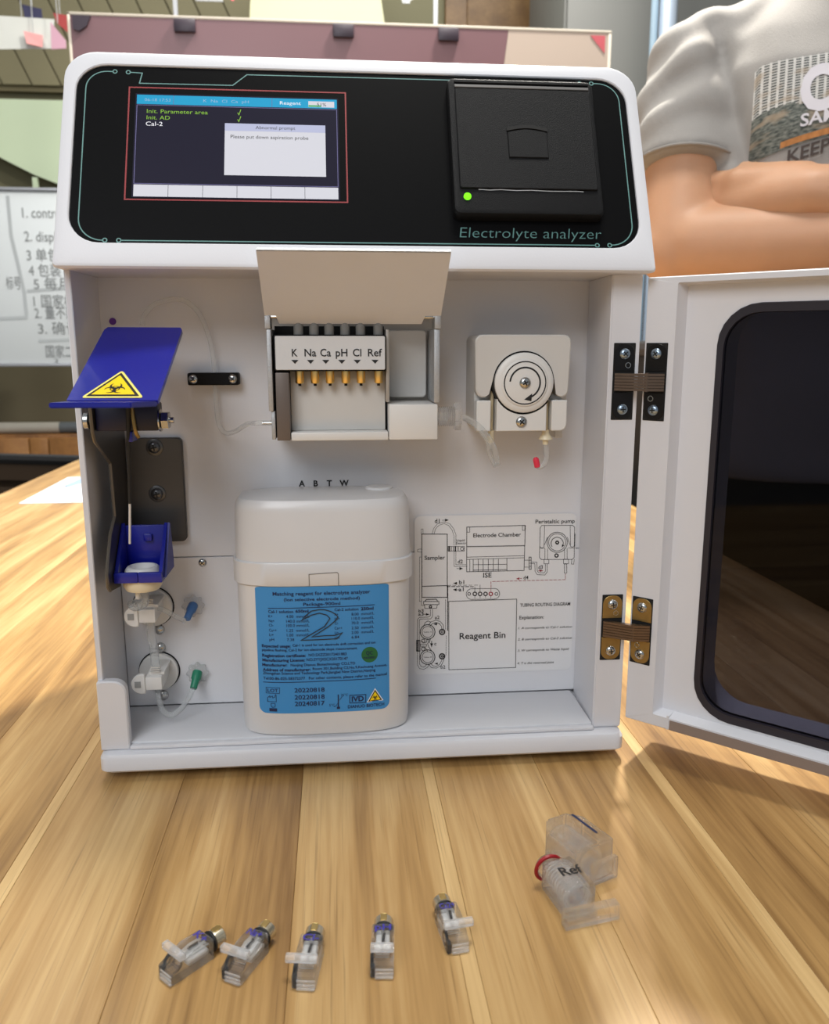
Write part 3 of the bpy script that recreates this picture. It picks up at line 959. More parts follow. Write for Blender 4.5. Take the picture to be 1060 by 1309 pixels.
 (0.55,'k',[(47.5,67.0),(47.3,65.8),(47.0,64.7),(46.4,63.7),(45.6,63.0),(44.6,62.4),(43.6,62.0),(42.5,61.9),(41.4,62.1),(40.3,62.5),(39.4,63.2),(38.6,64.0),(38.0,65.0),(37.6,66.1),(37.5,67.3),(37.6,68.4),(38.0,69.5),(38.6,70.5),(39.4,71.3),(40.3,71.9),(41.4,72.2),(42.5,72.3),(43.6,72.1),(44.6,71.7),(45.6,71.1),(46.4,70.2),(47.0,69.2),(47.3,68.1),(47.5,67.0)]),
 (0.35,'k',[(46.2,67.0),(46.1,66.0),(45.7,65.0),(45.1,64.3),(44.4,63.7),(43.5,63.3),(42.5,63.2),(41.5,63.4),(40.6,63.8),(39.8,64.4),(39.2,65.3),(38.9,66.2),(38.7,67.2),(38.8,68.3),(39.2,69.2),(39.8,70.0),(40.6,70.6),(41.5,70.9),(42.5,71.0),(43.4,70.9),(44.3,70.5),(45.1,69.8),(45.7,69.0),(46.1,68.0),(46.2,67.0)]),
 (0.55,'k',[(47.5,48.9),(47.4,47.8),(47.0,46.7),(46.4,45.7),(45.7,44.9),(44.7,44.3),(43.6,44.0),(42.5,43.9),(41.4,44.0),(40.4,44.5),(39.4,45.1),(38.6,46.0),(38.0,47.0),(37.6,48.1),(37.5,49.3),(37.6,50.5),(38.0,51.6),(38.6,52.5),(39.4,53.3),(40.3,53.9),(41.4,54.3),(42.5,54.4),(43.6,54.2),(44.7,53.8),(45.6,53.1),(46.4,52.3),(47.0,51.2),(47.4,50.1),(47.5,48.9)]),
 (0.35,'k',[(46.3,49.0),(46.2,48.0),(45.8,47.0),(45.2,46.2),(44.4,45.6),(43.5,45.3),(42.5,45.2),(41.6,45.3),(40.6,45.8),(39.9,46.4),(39.3,47.3),(38.9,48.2),(38.7,49.3),(38.9,50.3),(39.2,51.2),(39.8,52.0),(40.6,52.6),(41.5,53.0),(42.5,53.1),(43.5,52.9),(44.4,52.5),(45.2,51.8),(45.8,51.0),(46.2,50.0),(46.3,49.0)]),
 (0.35,'k',[(43.0,71.7),(44.7,74.2),(48.0,75.2),(51.0,74.3),(53.1,71.7),(53.4,67.6)]),
 (0.35,'k',[(44.1,71.1),(45.8,73.1),(48.0,73.7),(50.2,72.9),(51.9,70.8),(52.2,67.7)]),
 (0.35,'k',[(39.4,70.7),(40.8,73.8),(42.7,74.9),(44.4,74.0)]),
 (0.35,'k',[(43.1,44.1),(45.3,41.4),(48.7,41.0),(52.0,42.9),(53.6,46.7),(53.5,49.6)]),
 (0.35,'k',[(44.5,44.7),(46.2,42.7),(48.7,42.3),(50.9,43.8),(52.3,46.7),(52.3,49.7)]),
 (0.9,'k',[(54.1,66.7),(53.9,65.8),(53.2,65.2),(52.3,64.9),(51.5,65.2),(50.8,65.9),(50.6,66.9),(50.8,67.8),(51.4,68.4),(52.3,68.6),(53.2,68.4),(53.9,67.7),(54.1,66.7)]),
 (0.5,'k',[(53.0,66.8),(52.8,66.3),(52.3,66.1),(51.9,66.3),(51.7,66.8),(51.9,67.3),(52.3,67.5),(52.8,67.3),(53.0,66.8)]),
 (0.9,'k',[(54.2,49.3),(54.0,48.4),(53.3,47.7),(52.4,47.5),(51.5,47.8),(50.9,48.5),(50.6,49.4),(50.9,50.3),(51.5,51.0),(52.4,51.2),(53.3,50.9),(54.0,50.2),(54.2,49.3)]),
 (0.5,'k',[(53.1,49.3),(52.9,48.8),(52.4,48.7),(52.0,48.9),(51.8,49.4),(52.0,49.9),(52.4,50.1),(52.9,49.8),(53.1,49.3)]),
 (0.4,'k',[(43.6,62.2),(42.5,58.7),(43.3,56.4),(45.3,53.4)]),
 (0.4,'k',[(42.2,62.2),(41.7,59.9),(39.7,59.4),(38.6,60.6)]),
 (0.4,'k',[(44.4,62.1),(43.6,59.3)]),
 (0.4,'k',[(38.6,56.5),(40.8,56.2),(42.4,53.5)]),
 (0.9,'k',[(35.9,61.3),(35.9,53.7)]),
 (0.6,'k',[(35.0,61.3),(37.2,61.2),(37.2,53.7),(35.0,53.8),(35.0,61.3)]),
 (0.35,'k',[(37.5,58.6),(41.7,58.5),(41.7,57.0),(37.5,57.2),(37.5,58.6)]),
 (0.4,'k',[(40.7,60.8),(40.4,60.1),(39.8,59.6),(39.1,59.7),(38.5,60.2),(38.2,60.9),(38.5,61.6),(39.1,62.1),(39.8,62.1),(40.4,61.6),(40.7,60.8)]),
 (0.4,'k',[(40.7,55.0),(40.4,54.3),(39.8,53.8),(39.1,53.9),(38.5,54.3),(38.2,55.1),(38.5,55.9),(39.1,56.3),(39.8,56.3),(40.4,55.8),(40.7,55.0)]),
 (0.3,'k',[(54.5,89.5),(54.5,88.6)]),
 (0.3,'k',[(54.5,88.2),(54.5,87.3)]),
 (0.3,'k',[(54.5,86.8),(54.5,85.9)]),
 (0.3,'k',[(54.5,85.5),(54.5,84.6)]),
 (0.3,'k',[(54.5,84.1),(54.5,83.3)]),
 (0.3,'k',[(54.5,82.8),(54.6,81.9)]),
 (0.3,'k',[(54.6,81.5),(54.6,80.6)]),
 (0.3,'k',[(54.6,80.1),(54.6,79.2)]),
 (0.3,'k',[(54.6,78.8),(54.6,77.9)]),
 (0.3,'k',[(54.6,77.4),(54.6,76.5)]),
 (0.3,'k',[(54.6,76.1),(54.6,75.2)]),
 (0.3,'k',[(54.6,74.7),(54.6,73.8)]),
 (0.3,'k',[(54.6,73.4),(54.6,72.5)]),
 (0.3,'k',[(54.6,72.0),(54.6,71.1)]),
 (0.3,'k',[(54.6,70.7),(54.6,69.8)]),
 (0.3,'k',[(54.6,69.3),(54.6,68.4)]),
 (0.55,'k',[(55.9,99.3),(55.9,98.3)]),
 (0.55,'k',[(55.9,97.7),(55.9,96.7)]),
 (0.55,'k',[(55.9,96.1),(55.9,95.1)]),
 (0.55,'k',[(55.9,94.5),(56.0,93.5)]),
 (0.55,'k',[(56.0,93.0),(56.0,91.9)]),
 (0.55,'k',[(56.0,91.4),(56.0,90.3)]),
 (0.55,'k',[(56.0,89.8),(56.0,88.7)]),
 (0.55,'k',[(56.0,88.2),(56.0,87.2)]),
 (0.55,'k',[(56.0,86.6),(56.0,85.6)]),
 (0.55,'k',[(56.0,85.0),(56.0,84.0)]),
 (0.55,'k',[(56.0,83.4),(56.0,82.4)]),
 (0.55,'k',[(56.0,81.8),(56.0,80.8)]),
 (0.55,'k',[(56.1,80.2),(56.1,79.2)]),
 (0.55,'k',[(56.1,78.6),(56.1,77.6)]),
 (0.55,'k',[(56.1,77.0),(56.1,76.0)]),
 (0.55,'k',[(56.1,75.4),(56.1,74.4)]),
 (0.55,'k',[(56.1,73.8),(56.1,72.7)]),
 (0.55,'k',[(56.1,72.2),(56.1,71.1)]),
 (0.55,'k',[(56.1,70.6),(56.1,69.5)]),
 (0.55,'k',[(56.1,69.0),(56.1,67.9)]),
 (0.25,'k',[(55.2,64.0),(55.2,63.0)]),
 (0.25,'k',[(55.2,62.4),(55.2,61.4)]),
 (0.25,'k',[(55.2,60.8),(55.2,59.8)]),
 (0.25,'k',[(55.1,59.2),(55.1,58.1)]),
 (0.25,'k',[(55.1,57.6),(55.1,56.5)]),
 (0.25,'k',[(55.1,56.0),(55.1,54.9)]),
 (0.25,'k',[(55.1,54.3),(55.1,53.3)]),
 (0.25,'k',[(55.1,52.7),(55.1,51.7)]),
 (0.25,'k',[(55.1,51.1),(55.0,50.0)]),
 (0.45,'k',[(45.2,60.4),(45.2,58.1)]),
 (0.35,'k',[(40.0,79.7),(42.2,79.6)]),
 (0.35,'k',[(50.7,72.6),(49.1,73.2),(48.0,72.7)]),
 (0.3,'k',[(52.0,144.1),(54.1,144.1)]),
 (0.3,'k',[(62.0,110.9),(64.2,110.8)]),
 (0.3,'r',[(117.5,108.0),(119.2,108.0)]),
 (0.3,'r',[(104.8,102.9),(106.2,103.0)]),
]
DG_ARROWS = [
 ('k',[(56.2,144.1),(53.8,143.1),(53.8,145.1)]),
 ('k',[(66.1,110.8),(63.7,109.8),(63.7,111.9)]),
 ('k',[(59.6,100.8),(62.1,101.7),(62.1,99.7)]),
 ('k',[(59.4,96.3),(61.9,97.2),(61.9,95.2)]),
 ('r',[(120.9,107.9),(118.4,107.1),(118.3,108.9)]),
 ('r',[(102.3,102.8),(104.5,103.7),(104.6,101.9)]),
 ('k',[(43.8,79.5),(41.3,78.7),(41.3,80.5)]),
 ('k',[(46.3,72.6),(48.8,73.6),(48.8,71.5)]),
 ('k',[(45.2,56.0),(44.2,59.0),(46.2,58.9)]),
 ('k',[(47.3,44.3),(49.5,45.1),(49.5,43.3)]),
 ('k',[(132.9,123.8),(133.2,126.1),(134.7,125.1)]),
]
DG_TEXT = [
 ('d1',46.9,142.3,3.2,2.8),
 ('Sampler',40.2,117.45,13.8,2.7),
 ('Liquid',61.6,129.55,5.4,1.5),
 ('Detector',61.3,127.6,6.8,1.4),
 ('d2',62.5,114.45,3.4,2.5),
 ('b1',63.5,100.15,3.5,2.6),
 ('a1',63.3,95.15,3.4,2.6),
 ('ISE',79.8,104.2,5.7,3.3),
 ('Electrode Chamber',72.7,132.1,32.1,2.6),
 ('Peristaltic pump',114.5,140.65,26.8,2.5),
 ('d3',117.4,109.2,3,2.6),
 ('d4',107.4,102.25,3.3,2.5),
 ('Reagent Bin',64.3,61.2,31.6,4.4),
 ('a2',47.3,76.05,3.2,2.3),
 ('b2',51.5,40.55,3.2,2.3),
 ('c',47,57.5,1.6,2.4),
 ('b3',36.3,81.15,3.4,2.1),
 ('a3',36,78.85,3.7,2.1),
 ('Valve A',39.7,66.7,5.7,0.9),
 ('Valve B',39.7,48.7,5.7,0.9),
 ('TUBING ROUTING DIAGRAM',105.5,83,34.8,2.3),
 ('Explanation:',105.2,74.15,17,2.4),
 ('1. A corresponds to Cal-1 solution',104.6,67.05,37.5,1.5),
 ('2. B corresponds to Cal-2 solution',104.5,58.95,37.9,1.6),
 ('3. W corresponds to Waste liquid',104.6,50.95,36,1.6),
 ('4. T is the reserved joint',104.6,41.65,25.7,1.6),
]
LB_LINES = [
 (0.45,[(-58.6,104.1),(4.4,104.6)]),
 (0.45,[(-63.2,57.2),(4.8,57.7)]),
 (0.3,[(-61.7,53.9),(-53.4,53.8),(-53.6,50.1),(-61.8,50.2),(-61.7,53.9)]),
 (0.35,[(-61.0,47.3),(-59.6,48.5),(-59.6,47.4),(-58.0,48.4),(-57.8,47.1),(-56.6,47.7),(-56.2,49.4),(-55.8,49.4),(-55.8,44.7),(-61.1,44.7),(-61.0,47.3)]),
 (0.35,[(-59.0,43.6),(-56.6,43.6),(-56.5,42.1),(-57.2,41.1),(-58.4,41.1),(-59.1,42.2),(-59.0,43.6)]),
 (2.4,[(-59.1,39.4),(-56.5,39.4)]),
 (0.8,[(-18.2,48.1),(-18.3,40.9)]),
 (1.6,[(-18.5,39.8),(-18.0,39.8)]),
 (0.3,[(-17.5,44.8),(-15.8,47.1)]),
 (0.3,[(-20.8,40.6),(-20.0,40.8),(-18.6,42.7)]),
 (0.5,[(-11.2,47.6),(-1.4,47.6),(-1.6,42.4),(-11.3,42.6),(-11.2,47.6)]),
 (0.55,[(-39.1,96.6),(-36.9,99.2),(-33.3,102.2),(-28.5,103.0),(-25.3,102.8),(-21.8,101.7),(-18.7,99.7),(-17.5,98.0),(-18.9,96.0),(-23.2,92.3),(-28.0,89.2),(-33.3,86.0),(-25.7,86.6),(-19.5,86.6),(-15.1,88.1),(-18.4,84.4),(-28.1,84.2),(-39.7,84.1),(-34.0,87.5),(-25.6,92.4),(-23.9,94.9),(-22.3,97.3),(-24.2,99.5),(-27.7,100.6),(-28.6,100.8),(-33.3,99.7),(-39.1,96.6)]),
]
LB_TEXT = [
 ('Matching reagent for electrolyte analyzer',-55.7,112,57.6,2.1,1),
 ('(Ion selective electrode method)',-49.2,108.55,44.9,1.8,1),
 ('Package-900ml',-37.9,105.5,21.9,1.8,1),
 ('Cal-1 solution',-58.7,101.2,14.8,1.7,1),
 ('650ml',-42.6,101.35,7.7,1.7,2),
 ('K+',-58.7,98.35,2.4,1.6,0),
 ('4.00  mmol/L',-48.2,98.1,13.8,1.7,0),
 ('Na+',-58.6,95.45,3.4,1.6,0),
 ('140.0 mmol/L',-48.2,95.2,13.8,1.7,0),
 ('Cl-',-58.6,92.75,2.7,1.6,0),
 ('100.0 mmol/L',-48.2,92.5,13.7,1.7,0),
 ('Ca++',-58.6,89.55,4.5,1.7,0),
 ('1.25  mmol/L',-48.1,89.4,13.5,1.7,0),
 ('Li+',-58.6,86.7,2.7,1.7,0),
 ('1.00  mmol/L',-48.1,86.5,13.5,1.7,0),
 ('pH',-58.6,83.75,2.8,1.7,0),
 ('7.38',-48.1,83.7,4.3,1.6,0),
 ('Cal-2 solution',-19.5,101.7,14.3,1.6,1),
 ('250ml',-3.8,101.6,7.6,1.8,2),
 ('K+',-19.4,98.75,2.1,1.6,0),
 ('8.00  mmol/L',-9.4,98.55,13.6,1.6,0),
 ('Na+',-19.5,96.05,2.9,1.6,0),
 ('110.0 mmol/L',-9.4,95.85,13.5,1.6,0),
 ('Cl-',-19.5,93.25,2.1,1.6,0),
 ('70.0  mmol/L',-9.5,93.05,13.6,1.6,0),
 ('Ca++',-19.6,90.15,4.5,1.6,0),
 ('2.50  mmol/L',-9.5,89.95,13.6,1.6,0),
 ('Li+',-19.6,87.25,2.3,1.6,0),
 ('2.00  mmol/L',-9.6,87.05,13.6,1.6,0),
 ('pH',-19.7,84.2,2.7,1.6,0),
 ('6.84',-9.6,84.1,4.6,1.6,0),
 ('Expected usage:',-63.3,79.6,17.2,1.7,2),
 ('Cal-1 is used for ion electrode drift correction and ion',-44.9,80.1,49.7,1.5,1),
 ('pipeline flushing, Cal-2 for ion electrode slope measurement.',-63.3,77.15,57.2,1.5,1),
 ('Registration certificate:',-63.3,73.45,26.1,1.8,2),
 ('NO.SXZZ20172401883',-35.5,73.7,22.7,1.6,1),
 ('Manufacturing License:',-63.3,70.55,25.5,1.7,2),
 ('NO.SYYJXSCX20170147',-36.8,70.7,24.8,1.7,1),
 ('Manufacturer:',-63.5,67.55,15.1,1.7,2),
 ('Nanjing Dianuo Biotechnology CO.LTD',-46.4,67.55,38.8,1.6,1),
 ('Address of manufacturer:',-63.3,64.4,28.7,1.8,2),
 ('Room 301,Building C2,No.9,Kechuang Avenue,',-33.3,64.9,45,1.5,1),
 ('Zhongshan Science and Technology Park,Jiangbei New District,Nanjing',-63.3,62.3,67.9,1.6,1),
 ('Tel:00-86-025-58372377   For other contents, please refer to the manual',-63.2,58.95,74.9,1.6,1),
 ('LOT',-60.9,50.95,6.4,2,1),
 ('20220818',-44.6,50.75,18.2,2.6,1),
 ('20220818',-44.6,46.15,18.1,2.7,1),
 ('20240817',-44.6,41.95,18,2.7,1),
 ('25°C',-16.6,47.3,4.2,1.5,0),
 ('5°C',-23.8,40.85,3.4,1.6,0),
 ('IVD',-10.1,43.5,7.4,3.1,2),
 ('DIANUO BIOTECH',-12.5,39.25,22.4,1.9,1),
 ('QC',-1,73.2,4.1,2.2,1),
 ('PASSED',-2.6,70.65,7.5,1.2,1),
]
# qc (1.2, 73.1)
# qcr (6.1, 72.9)
# triT (4.3, 50.6)
# triL (-0.5, 42.4)
# triR (9.1, 42.8)

# ================================================================== electrolyte analyzer
an = thing('electrolyte_analyzer', 'white benchtop electrolyte analyzer with its door swung open', 'analyzer', (0, 0.12, 0.0))
HO = Vector((0, -0.0064, 0.2976)); HV = Vector((0, 0.0531, 0.1187)).normalized(); HN = Vector((0, -HV.z, HV.y))
HM = lambda u, v, d: tuple(HO + Vector((u, 0, 0)) + HV * v + HN * d)       # slanted front of the header
BK = lambda u, v, d: (u, 0.062 - d, v)                                      # back panel of the compartment
BKM = lambda u, v, d: (u / 1000, 0.062 - d, v / 1000)
DEP = 0.062
DX, DY, DTH = 0.16255, 0.0064, -0.767
_c, _s = math.cos(DTH), math.sin(DTH)
DM = lambda s, z, t: (DX + s * _c - t * _s, DY + s * _s + t * _c, z)        # door: s along, t away from the viewer

# screws share one mesh
bm = new()
lathe(bm, [(1.0, 0.0), (1.0, 0.18), (0.82, 0.42), (0.45, 0.55)], (0, 0, 0), (0, 0, 1), 20)
n0 = len(bm.faces)
box(bm, -0.52, 0.52, -0.11, 0.11, 0.40, 0.562); box(bm, -0.11, 0.11, -0.52, 0.52, 0.40, 0.563)
mi(bm, n0, 1)
SCREW = finish(bm, 'screw')
SCREW.materials.append(steel); SCREW.materials.append(darkgap)
SCREW_D = SCREW.copy(); SCREW_D.materials[0] = pm('grey_black_screw', (96, 96, 98), 0.3, 0.8)
SCREW_B = SCREW.copy(); SCREW_B.materials[0] = pm('blue_zinc_screw', (150, 166, 182), 0.28, 0.9)


def screw(pos, nrm, r, parent, roll=0.3, me=SCREW, name='screw'):
    o = bpy.data.objects.new(name, me)
    COL.objects.link(o)
    M = Matrix.Translation(Vector(pos)) @ Vector(nrm).to_track_quat('Z', 'Y').to_matrix().to_4x4() @ Matrix.Rotation(roll, 4, 'Z') @ Matrix.Scale(r, 4)
    parent = level(parent)
    o.parent = parent
    o.matrix_parent_inverse = world_of(parent).inverted()
    o.matrix_basis = M
    return o


# ---- cabinet shell
bm = new()
plate = rr(-0.161, 0.161, 0.0, 0.245, 0.006, 4)
sh = lambda k, z: [(x * (1 - k / 0.161), y + (k if y < 0.12 else -k), z) for x, y in plate]
loft(bm, [sh(0.0015, 0.006), sh(0, 0.0075), sh(0, 0.0150), sh(0.0012, 0.0172), sh(0.0040, 0.0180)], True, True)
obj('base_plate', bm, white, an)
for x in (-0.135, 0.135):
    for y in (0.035, 0.215):
        bm = new(); lathe(bm, [(0.009, 0), (0.010, 0.0059)], (x, y, 0.0), (0, 0, 1)); obj('foot', bm, rubber, an)
bm = new()
m = [(-0.1603, -0.1614), (-0.1568, -0.1579)]
loft(bm, [[(m[0][k], 0.009, z), (m[1][k], 0.009, z), (m[1][k], 0.240, z), (m[0][k], 0.240, z)] for k, z in ((0, 0.0181), (1, 0.2974))], True, True)
bmesh.ops.bevel(bm, geom=bm.edges[:], offset=0.0006, segments=1, affect='EDGES')
obj('side_panel', bm, white, an)
bm = new(); prism(bm, [(0.1425, 0.009), (0.1607, 0.009), (0.1607, 0.0619), (0.1450, 0.0619)], ident, 0.0182, 0.2974); bmesh.ops.bevel(bm, geom=bm.edges[:], offset=0.0008, segments=2, affect='EDGES'); obj('hinge_post', bm, white, an)
bm = new(); box(bm, 0.1575, 0.1607, 0.0621, 0.240, 0.0182, 0.2974, 0.0006); obj('side_panel', bm, white, an)
bm = new(); box(bm, -0.1590, 0.1574, 0.0621, 0.066, 0.1231, 0.2974); bp_up = obj('back_panel', bm, white_in, an)
bm = new(); box(bm, -0.1567, 0.1574, 0.0615, 0.066, 0.0217, 0.1226, 0.0003, 1); bp_lo = obj('back_panel', bm, white_in, an)
bm = new(); box(bm, -0.1567, 0.1424, 0.0095, 0.0613, 0.0181, 0.0215, 0.0008); obj('floor_panel', bm, white_in, an)
bm = new(); box(bm, -0.1570, 0.1574, 0.0665, 0.243, 0.0181, 0.2974, 0.002); obj('rear_housing', bm, white, an)
bm = new(); prism(bm, rr(-0.1606, -0.1436, 0.0181, 0.0620, (0.0005, 0.0005, 0.0075, 0.0015), 6), lambda u, v, d: (u, 0.0115 - d, v), 0, 0.0055, 0.0008); obj('front_lip', bm, white, an)
bm = new(); box(bm, -0.1435, 0.1424, 0.0052, 0.0094, 0.0182, 0.0206, 0.0008); obj('sill_strip', bm, white, an)

# ---- header
bm = new()
R4 = (0.0025, 0.0025, 0.017, 0.017)


def hl(inset, d, seg=7):
    return [HM(u, v, d) for u, v in rr(-0.1628 + inset, 0.1628 - inset, 0.0 + inset, 0.1322 - inset, tuple(max(q - inset * 0.6, 0.001) for q in R4), seg)]


zt = HO.z + HV.z * 0.1322
backl = [(u, 0.245, 0.2976 + (v / 0.1322) * (zt - 0.2976)) for u, v in rr(-0.1628, 0.1628, 0.0, 0.1322, R4, 7)]
inner = lambda d, g=0.0: [HM(u, v, d) for u, v in rr(-0.1556 + g, 0.1556 - g, 0.0139 + g, 0.1232 - g, 0.0165 - g, 7)]
loft(bm, [backl, hl(0, -0.0022), hl(0.0006, -0.0007), hl(0.0022, 0.0), inner(0.0, -0.0006), inner(-0.0005), inner(-0.0016)], True, True)
obj('header_housing', bm, white, an)
bm = new(); prism(bm, rr(-0.1553, 0.1553, 0.0142, 0.1229, 0.0162, 8), HM, -0.0015, -0.0010); panel = obj('front_panel', bm, blackp, an)
PD = -0.0009
bm = new()
tw = 0.00062
stroke(bm, [(-0.1363, 0.1194)] + arc(-0.1395, 0.1084, 0.0110, 90, 180, 10) + [(-0.1505, 0.0300)] + arc(-0.1379, 0.0282, 0.0126, 180, 270, 10) + [(-0.1375, 0.0156)], tw, HM, PD)
stroke(bm, [(-0.1270, 0.1192), (-0.1205, 0.1189), (-0.1218, 0.1123), (-0.0708, 0.1126), (-0.0630, 0.1198), (0.1278, 0.1204)], tw, HM, PD)
stroke(bm, [(0.1369, 0.1206)] + arc(0.1395, 0.1086, 0.0120, 90, 0, 10) + [(0.1515, 0.0290)] + arc(0.1385, 0.0290, 0.0130, 0, -90, 10), tw, HM, PD)
stroke(bm, [(-0.1281, 0.0156), (0.1292, 0.0158)], tw, HM, PD)
for u, v in ((-0.1353, 0.1194), (-0.1281, 0.1192), (0.1288, 0.1204), (0.1359, 0.1206), (-0.1364, 0.0156), (-0.1292, 0.0156), (0.1303, 0.0158), (0.1374, 0.0159)):
    stroke(bm, arc(u, v, 0.0011, 0, 360, 14), 0.0006, HM, PD + 0.00005)
txt(bm, 'Electrolyte analyzer', HM, 0.0531, 0.0197, 0.0062, 0.0802, PD, shear=0.12, bold=-0.012)
obj('printed_trace', bm, teal, panel, recalc=False)
bm = new(); stroke(bm, [(-0.1271, 0.0400), (-0.0080, 0.0402), (-0.0079, 0.1097), (-0.1271, 0.1096), (-0.1271, 0.0400)], 0.0008, HM, PD); obj('red_frame', bm, red_ink, panel, recalc=False)

# ---- touch screen
bm = new(); prism(bm, rr(-0.1236, -0.0120, 0.0412, 0.1058, 0.0004, 2), HM, -0.00095, -0.0008); scr = obj('touch_screen', bm, lcd_dark, an)
q = lambda x0, x1, y0, y1: [(x0, y0), (x1, y0), (x1, y1), (x0, y1)]
SD = -0.00075
bm = new(); fill(bm, q(-0.1228, -0.0128, 0.0990, 0.1049), HM, SD); obj('title_bar', bm, lcd_cyan, scr, recalc=False)
bm = new()
for i in range(6):
    x = -0.1228 + i * 0.01833
    fill(bm, q(x + 0.0001, x + 0.0182, 0.0418, 0.0490), HM, SD)
obj('soft_buttons', bm, lcd_white, scr, recalc=False)
bm = new(); stroke(bm, [(-0.1226, 0.0496), (-0.0130, 0.0496), (-0.0130, 0.0984), (-0.1226, 0.0984), (-0.1226, 0.0496)], 0.00035, HM, SD)
for u in (-0.1030, -0.0490): stroke(bm, [(u, 0.0992), (u, 0.1047)], 0.00025, HM, SD + 0.00005)
obj('screen_border', bm, lcd_line, scr, recalc=False)
bm = new()
txt(bm, 'Init. Parameter area', HM, -0.1172, 0.0934, 0.0024, 0.0330, SD)
txt(bm, 'Init. AD', HM, -0.1172, 0.0894, 0.0024, 0.0125, SD)
for v in (0.0936, 0.0893): stroke(bm, [(-0.0678, v + 0.0012), (-0.0672, v), (-0.0662, v + 0.0032)], 0.0004, HM, SD)
obj('green_text', bm, lcd_green, scr, recalc=False)
bm = new(); txt(bm, 'Cal-2', HM, -0.1175, 0.0854, 0.0025, 0.0090, SD, bold=0.0); txt(bm, 'Reagent', HM, -0.0446, 0.1009, 0.0021, 0.0116, SD + 0.00005); obj('white_text', bm, lcd_wtext, scr, recalc=False)
bm = new(); txt(bm, '06-18 17:53', HM, -0.1186, 0.1009, 0.0018, 0.0140, SD + 0.00005); txt(bm, 'K  Na  Cl  Ca  pH', HM, -0.0868, 0.1011, 0.0018, 0.0250, SD + 0.00005); obj('pale_text', bm, lcd_btext, scr, recalc=False)
bm = new(); fill(bm, q(-0.0288, -0.0143, 0.0997, 0.1035), HM, SD + 0.00005); obj('gauge_field', bm, lcd_white, scr, recalc=False)
bm = new(); fill(bm, q(-0.0287, -0.0215, 0.0998, 0.1010), HM, SD + 0.0001); obj('gauge_bar', bm, lcd_bar, scr, recalc=False)
bm = new(); fill(bm, q(-0.0748, -0.0195, 0.0556, 0.0880), HM, SD + 0.00005); obj('popup_window', bm, lcd_white, scr, recalc=False)
bm = new(); fill(bm, q(-0.0748, -0.0195, 0.0833, 0.0880), HM, SD + 0.0001); obj('popup_title_bar', bm, lcd_title, scr, recalc=False)
bm = new()
txt(bm, 'Abnormal prompt', HM, -0.0580, 0.0847, 0.0020, 0.0218, SD + 0.00015)
txt(bm, 'Please put down aspiration probe', HM, -0.0716, 0.0786, 0.0021, 0.0426, SD + 0.00015)
txt(bm, '51%', HM, -0.0240, 0.1004, 0.0020, 0.0052, SD + 0.00015)
obj('black_text', bm, ink, scr, recalc=False)

# ---- thermal printer
PH = 0.0062
bm = new()
pl = lambda g, d: [HM(u, v, d) for u, v in rr(0.0497 + g, 0.1340 - g, 0.0300 + g, 0.1163 - g, 0.0035, 5)]
loft(bm, [pl(0, -0.0009), pl(0, PH - 0.0018), pl(0.0007, PH - 0.0005), pl(0.002, PH)], True, True)
prt = obj('printer', bm, blackp2, an)
bm = new(); prism(bm, rr(0.0535, 0.1310, 0.0450, 0.1085, 0.0012, 3), HM, PH + 0.0001, PH + 0.0012, 0.0004); pdoor = obj('paper_door', bm, blackp2, prt)
bm = new(); box(bm, 0.0535, 0.1310, 0.1092, 0.1112, PH + 0.0001, PH + 0.0009, 0.0003, 1, HM); obj('paper_slot_rail', bm, pm('worn_slot_edge', (118, 116, 114), 0.35, 0.3), prt)
bm = new(); box(bm, 0.0535, 0.1310, 0.1122, 0.1142, PH + 0.0001, PH + 0.0009, 0.0003, 1, HM); obj('paper_slot_rail', bm, blackp2, prt)
bm = new(); prism(bm, [(0.0818, 0.0640), (0.1043, 0.0640), (0.1043, 0.0800)] + [(0.1043 - 0.0225 * i / 10, 0.0800 + 0.0018 * math.sin(math.pi * i / 10)) for i in range(1, 10)] + [(0.0818, 0.0800)], HM, PH + 0.0013, PH + 0.0019, 0.0004); lat = obj('door_latch', bm, blackp2, pdoor)
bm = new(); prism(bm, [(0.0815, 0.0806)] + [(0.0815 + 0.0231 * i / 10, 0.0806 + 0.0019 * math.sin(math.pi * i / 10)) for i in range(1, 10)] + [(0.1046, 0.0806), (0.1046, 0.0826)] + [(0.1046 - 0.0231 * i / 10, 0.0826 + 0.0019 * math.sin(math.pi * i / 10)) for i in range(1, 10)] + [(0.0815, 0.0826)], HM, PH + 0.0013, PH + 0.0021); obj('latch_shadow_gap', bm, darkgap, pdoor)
bm = new(); stroke(bm, [(0.0640, 0.0446), (0.0700, 0.0443), (0.0760, 0.0447), (0.0850, 0.0443), (0.0930, 0.0446), (0.1040, 0.0442), (0.1190, 0.0444), (0.1225, 0.0442)], 0.00045, HM, PH + 0.0003); obj('torn_paper_edge', bm, pm('paper_fleck', (190, 190, 188), 0.6), prt, recalc=False)
bm = new(); lathe(bm, [(0.0021, 0), (0.0020, 0.0008), (0.0012, 0.0014)], HM(0.0574, 0.0402, PH), HN, 16); obj('status_lamp', bm, led, prt)

